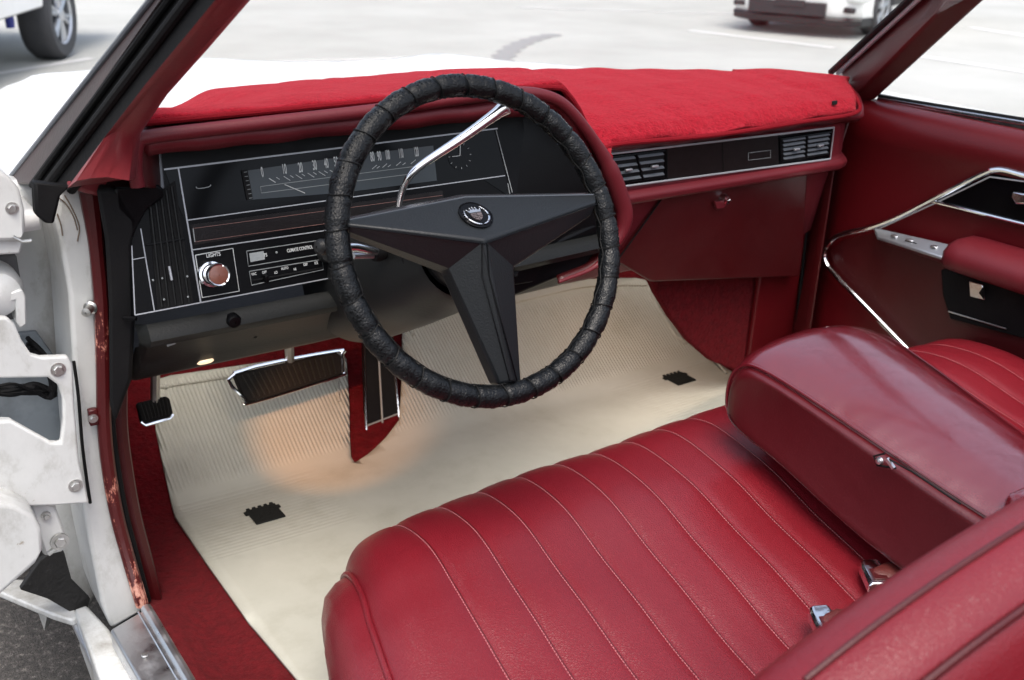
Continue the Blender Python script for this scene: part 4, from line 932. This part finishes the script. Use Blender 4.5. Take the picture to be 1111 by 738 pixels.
b = MB(); side_r = []
for dx, f in ((0,1),(-.005,.985),(-.010,.955),(-.0125,.90),(-.0115,.82)):
    side_r.append([V(p.x+dx, ctr_.y+(p.y-ctr_.y)*(f if p.y > -.3 else 1), lerp(interp([-.56,-.335,-.18,-.06],[.615,.645,.675,.685],p.y), p.z, f)) for p in rs[0]])
b.loft(side_r, False); b.add(side_r[-1], [tuple(range(len(side_r[-1])))]); b.build('armrest_side', mat('plain_side_vinyl', (.070,.004,.007), .34, spec=.6, bump=[(6,.006,3),(300,.0003,2)]), arm, ang=80)
b = MB(); b.tube([p+V(-.001,0,0) for p in rs[1]], .0026, 8); b.tube(rs[9], .0024, 6); b.build('piping', 'arm', arm)
b = MB(); b.tube([at(962,497,x=-.0105), at(990,512,x=-.0108), at(1042,547,x=-.0105)], .0012, 5); b.tube([at(960,492,x=-.0105), at(948,495,x=-.0105), at(952,505,x=-.0105), at(972,508,x=-.0105)], .0014, 5); b.build('side_flap_seam', 'rubber', arm)
b = MB(); b.lathe(at(955,500,x=-.0095), (-1,0,0), [(.005,0),(.004,.004),(.001,.005)], 12, False); b.box(at(966,503,x=-.0115), .004,.014,.004, Matrix.Rotation(.6,3,'X')); b.build('latch', 'brushed', arm)
b = MB(); b.box(V(.10,-.545,.70), .17,.10,.06); b.build('hinge_cover', 'arm', arm, bevel=.012, bseg=3)
# belts: chrome tipped buckles coming out of the seat crack
for px, py, z_, ang_ in ((950,625,.555,0), (896,677,.560,1)):
    c = at(px, py, z=z_); tip = at(px-9, py-17, z=z_+.004); d = (tip-c).normalized(); s = V(-d.y, d.x, 0).normalized(); u_ = d.cross(s)*-1; u_ = u_ if u_.z > 0 else -u_
    b = MB(); P = smooth_path([c-d*.012, at(px+14, py-2, z=z_+.004), at(px+34, py-10, z=z_+.002), at(px+62, py-14, z=z_-.03)], 5)
    b.tube(P, [.016]*len(P), 12, flat=.45, up=tuple(s)); sbt = b.build('seat_belt', mat('brown_belt_sleeve', (.085,.013,.011), .5, bump=[(300,.0008,2)]), car)
    b = MB(); q = Matrix((tuple(d), tuple(s), tuple(u_))).transposed(); w = .017
    b.loft([[c + d*x + s*y*k + u_*zz for y, zz in ((-w,-.007),(w,-.007),(w,.004),(w*.7,.008),(-w*.7,.008),(-w,.004))] for x, k in ((-.022,1.0),(-.02,1.02),(.012,.92),(.020,.80),(.023,.7))], True, True)
    b.build('buckle', 'chrome', sbt, bevel=.0015)
    b = MB(); b.box(c - d*.006 + u_*.0085, .020,.018,.0025, q); b.build('release_button', 'vinyl_dark', sbt, bevel=.001)

# ================================================================== PASSENGER DOOR
DX = .757
dprof = [(.815,.955),(.800,.964),(.782,.964),(.764,.957),(.750,.940),(.745,.918),(.753,.890),(.764,.86),(.768,.80),(.768,.60),(.762,.45),(.760,.36)]
b = MB(); ys = [.455,.44,.40,.2,0,-.3,-.6,-1.10]
b.loft([[V(x+(.03 if y > .45 else .006 if y > .43 else 0)-(.0 if y > 0 else 0), y, z-(.0 if y < .44 else .01)) for x, z in dprof] for y in ys], False)
door = b.build('door', 'door', car, ang=60)
b = MB(); b.loft([[V(x, y, z) for x, z in ((.815,.975),(.90,.965),(.955,.86),(.965,.70),(.945,.40),(.92,.28),(.80,.28),(.775,.36))] for y in (.455,-1.10)], False, False); b.build('door_skin', 'whiteclean', door)
b = MB(); b.prism([V(.772,.46,.36),V(.772,.46,.96),V(.94,.46,.94),V(.95,.46,.36)], (0,-.01,0)); b.build('door_edge', 'vinyl_dark', door)
b = MB(); p0 = at(951,108,x=.80); p1 = at(1111,134.5,x=.80); dd = p1-p0; b.prism([p0+V(0,0,-.004), p0+dd*4+V(0,0,-.004), p0+dd*4+V(0,0,.005), p0+V(0,0,.005)], (.012,0,0)); b.build('belt_moulding', 'chrome', door, bevel=.002)
b = MB(); b.tube([p0+V(.006,0,.006), p0+dd*4+V(.006,0,.006)], .004, 8); b.build('belt_seal', 'rubber', door)
def dr(px, py, x=.750): return at(px, py, x=x)
P = smooth_path([dr(1150,199), dr(1111,190), dr(1090,184.5), dr(1078,184.5), dr(1066,189), dr(1020,212), dr(975,235), dr(945,246.5), dr(915,254), dr(902,261), dr(895,272), dr(896,285), dr(908,300), dr(935,328), dr(965,359), dr(1000,395)], 5)
b = MB(); b.tube(P, .0055, 10, up=(1,0,0)); b.build('chrome_outline', 'chrome', door)
b = MB(); b.tube([dr(950,250,.751), dr(1020,218,.751), dr(1074,192,.751), dr(1111,197,.751)], .0016, 6); b.build('chrome_inner_line', 'whiteline', door)
b = MB(); b.prism([dr(1010,218,.754), dr(1078,188,.754), dr(1111,193,.754), dr(1160,204,.754), dr(1160,255,.754), dr(1111,242,.754)], (.006,0,0)); b.build('black_inset_panel', 'blackgloss', door, bevel=.001)
b = MB(); b.tube([dr(1006,217,.751), dr(1111,243,.751), dr(1180,260,.751)], .0032, 8); b.build('lower_chrome_strip', 'chrome', door)
b = MB(); b.prism([dr(1103,207,.748), dr(1125,211,.748), dr(1125,221,.748), dr(1106,221,.748), dr(1101,214,.748)], (-.012,0,0)); b.build('door_handle', 'chrome', door, bevel=.003)
# recessed lower field behind the outline
b = MB(); b.prism([dr(950,251,.764), dr(1030,275,.764), dr(1160,305,.764), dr(1160,420,.764), dr(1000,392,.764), dr(905,296,.764), dr(900,272,.764), dr(915,260,.764)], (.01,0,0)); b.build('lower_door_field', 'vinyl_dark', door, bevel=.002)
# switch plate on a sloping ledge
a0 = at(944,252,x=.742); a1 = at(1029,268,x=.715); a2 = at(1025,277,x=.700); a3 = at(960,260,x=.735)
tl = at(948,246.5,x=.752); tr_ = at(1030,265,x=.752); br2 = at(1022,279,x=.722); bl2 = at(952,257,x=.735)
b = MB(); b.prism([tl, tr_, br2, bl2], (0,0,-.006)); spn = b.build('window_switch_plate', 'alloy', door, bevel=.0015)
b = MB(); b.prism([bl2+V(0,0,-.003), br2+V(0,0,-.003), at(1022,286,x=.735), at(955,262,x=.752)], (.012,0,-.004)); b.build('switch_ledge', 'padmar', door, bevel=.003)
ctr2 = lambda s, t: lerp(lerp(tl, tr_, s), lerp(bl2, br2, s), t)
for s in (.28,.5,.84):
    b = MB(); b.box(ctr2(s,.5)+V(0,0,.002), .010,.012,.004); b.build('window_switch', 'brushed', spn, bevel=.001)
b = MB(); b.tube([ctr2(.44,.6)+V(0,0,.001), ctr2(.60,.6)+V(0,0,.001)], .0012, 5); b.build('switch_slot', 'rubber', spn)
# armrest pad on the door
def pad_ring(y, k):
    x0, z0 = .700, at(1025,285,x=.70).z
    base_ = [(.762,.046),(.725,.046),(.700,.040),(.684,.026),(.682,.004),(.692,-.008),(.715,-.013),(.762,-.013)]
    return [V(.762+(x-.762)*k, y, z0+.0+dz*k) for x, dz in base_]
y_f = at(1024,283,x=.69).y
b = MB(); b.loft([pad_ring(y_f+.012,.62), pad_ring(y_f+.008,.86), pad_ring(y_f-.004,.98), pad_ring(y_f-.03,1.02), pad_ring(y_f-.2,1.04), pad_ring(y_f-.5,1.0)], False); pr_ = b.build('door_armrest', 'padmar', door, ang=60)
b = MB(); b.add([p for p in pad_ring(y_f+.012,.62)], [tuple(range(8))]); b.build('armrest_end', 'padmar', pr_)
b = MB(); b.prism([dr(1020,292,.752), dr(1150,320,.752), dr(1150,378,.752), dr(1030,346,.752), dr(1022,320,.752)], (.02,0,0)); b.build('grip_recess', 'rubber', door, bevel=.004)
b = MB(); b.prism([dr(1051,305,.744), dr(1066,309,.744), dr(1068,326,.744), dr(1052,322,.744)], (.008,0,0)); b.build('grip_chrome_insert', 'chrome', door, bevel=.0015)
b = MB(); b.prism([dr(1065,313,.742), dr(1068,310,.742), dr(1067,325,.742), dr(1062,318,.742)], (.002,0,0)); b.build('insert_mark', 'rubber', door)
b = MB(); b.tube([dr(1029,338,.748), dr(1092,357,.748)], .0014, 6); b.build('lower_trim_line', 'steel', door)
# lower kick trim between dash and door
b = MB(); b.prism([V(.60,.455,.335),V(.60,.44,.70),V(.69,.42,.70),V(.75,.46,.70),V(.75,.475,.335)], (0,.015,0)); b.build('kick_trim', 'door', car, bevel=.006)
b = MB(); b.tube([at(877,226,y=.425), at(870,300,y=.44), at(863,366,y=.45)], .0035, 8); b.build('trim_edge', 'rubber', car)
# ================================================================== LIGHT, SKY, CAMERA
w = bpy.data.worlds.new('World'); scn.world = w; w.use_nodes = True; nt = w.node_tree
sky = nt.nodes.new('ShaderNodeTexSky'); sky.sky_type = 'NISHITA'; sky.sun_disc = False
SUN_EL, SUN_AZ = R(64), R(-150)      # direction to the sun: azimuth measured from +y towards +x
sky.sun_elevation = SUN_EL; sky.sun_rotation = SUN_AZ; sky.air_density = 1.0; sky.dust_density = 5; sky.ozone_density = 1.0
hs = nt.nodes.new('ShaderNodeHueSaturation'); hs.inputs['Saturation'].default_value = .68; nt.links.new(sky.outputs[0], hs.inputs['Color']); nt.links.new(hs.outputs[0], nt.nodes['Background'].inputs[0]); nt.nodes['Background'].inputs[1].default_value = .15
sd = V(math.sin(SUN_AZ)*math.cos(SUN_EL), math.cos(SUN_AZ)*math.cos(SUN_EL), math.sin(SUN_EL))
sl_ = bpy.data.lights.new('sun', 'SUN'); sl_.energy = 0.6; sl_.angle = R(30); sl_.color = (1,.96,.90)
so = bpy.data.objects.new('sun', sl_); COL.objects.link(so); so.rotation_euler = (-sd).to_track_quat('-Z', 'Y').to_euler(); so.location = (-5,-5,8)
def spot(name, loc, target, power, col, size, blend=.3, rad=.01):
    l = bpy.data.lights.new(name, 'SPOT'); l.energy = power; l.color = col; l.spot_size = size; l.spot_blend = blend; l.shadow_soft_size = rad
    o = bpy.data.objects.new(name, l); COL.objects.link(o); o.location = loc; o.rotation_euler = (Vector(target)-Vector(loc)).to_track_quat('-Z', 'Y').to_euler(); return o
spot('courtesy_lamp', (-.50,.36,.70), (-.27,.68,.37), 2.8, (1,.42,.15), R(44), .7, .004)
spot('courtesy_lamp', (-.48,.37,.695), (-.20,.55,.33), .9, (1,.80,.62), R(165), 1, .02)
spot('courtesy_lamp', (.42,.52,.69), (.35,.60,.33), 1.1, (1,.70,.50), R(165), 1, .02)
cam = bpy.data.cameras.new('camera'); co = bpy.data.objects.new('camera', cam); COL.objects.link(co); scn.camera = co
co.matrix_world = Matrix(((RIGHT.x, -DOWN.x, -FWD.x, CAM.x), (RIGHT.y, -DOWN.y, -FWD.y, CAM.y), (RIGHT.z, -DOWN.z, -FWD.z, CAM.z), (0,0,0,1)))
cam.sensor_width = 36; cam.lens = F/W0*36; cam.clip_start = .02; cam.clip_end = 600
cam.dof.use_dof = True; cam.dof.focus_distance = 1.55; cam.dof.aperture_fstop = 7
scn.render.engine = 'CYCLES'; scn.cycles.use_denoising = True; scn.cycles.max_bounces = 8; scn.cycles.diffuse_bounces = 4; scn.cycles.glossy_bounces = 4; scn.cycles.transparent_max_bounces = 12
scn.cycles.sample_clamp_indirect = 6
scn.view_settings.view_transform = 'Standard'; scn.view_settings.look = 'None'; scn.view_settings.exposure = 1.25; scn.view_settings.gamma = 1
scn.render.resolution_x = 1024; scn.render.resolution_y = 680
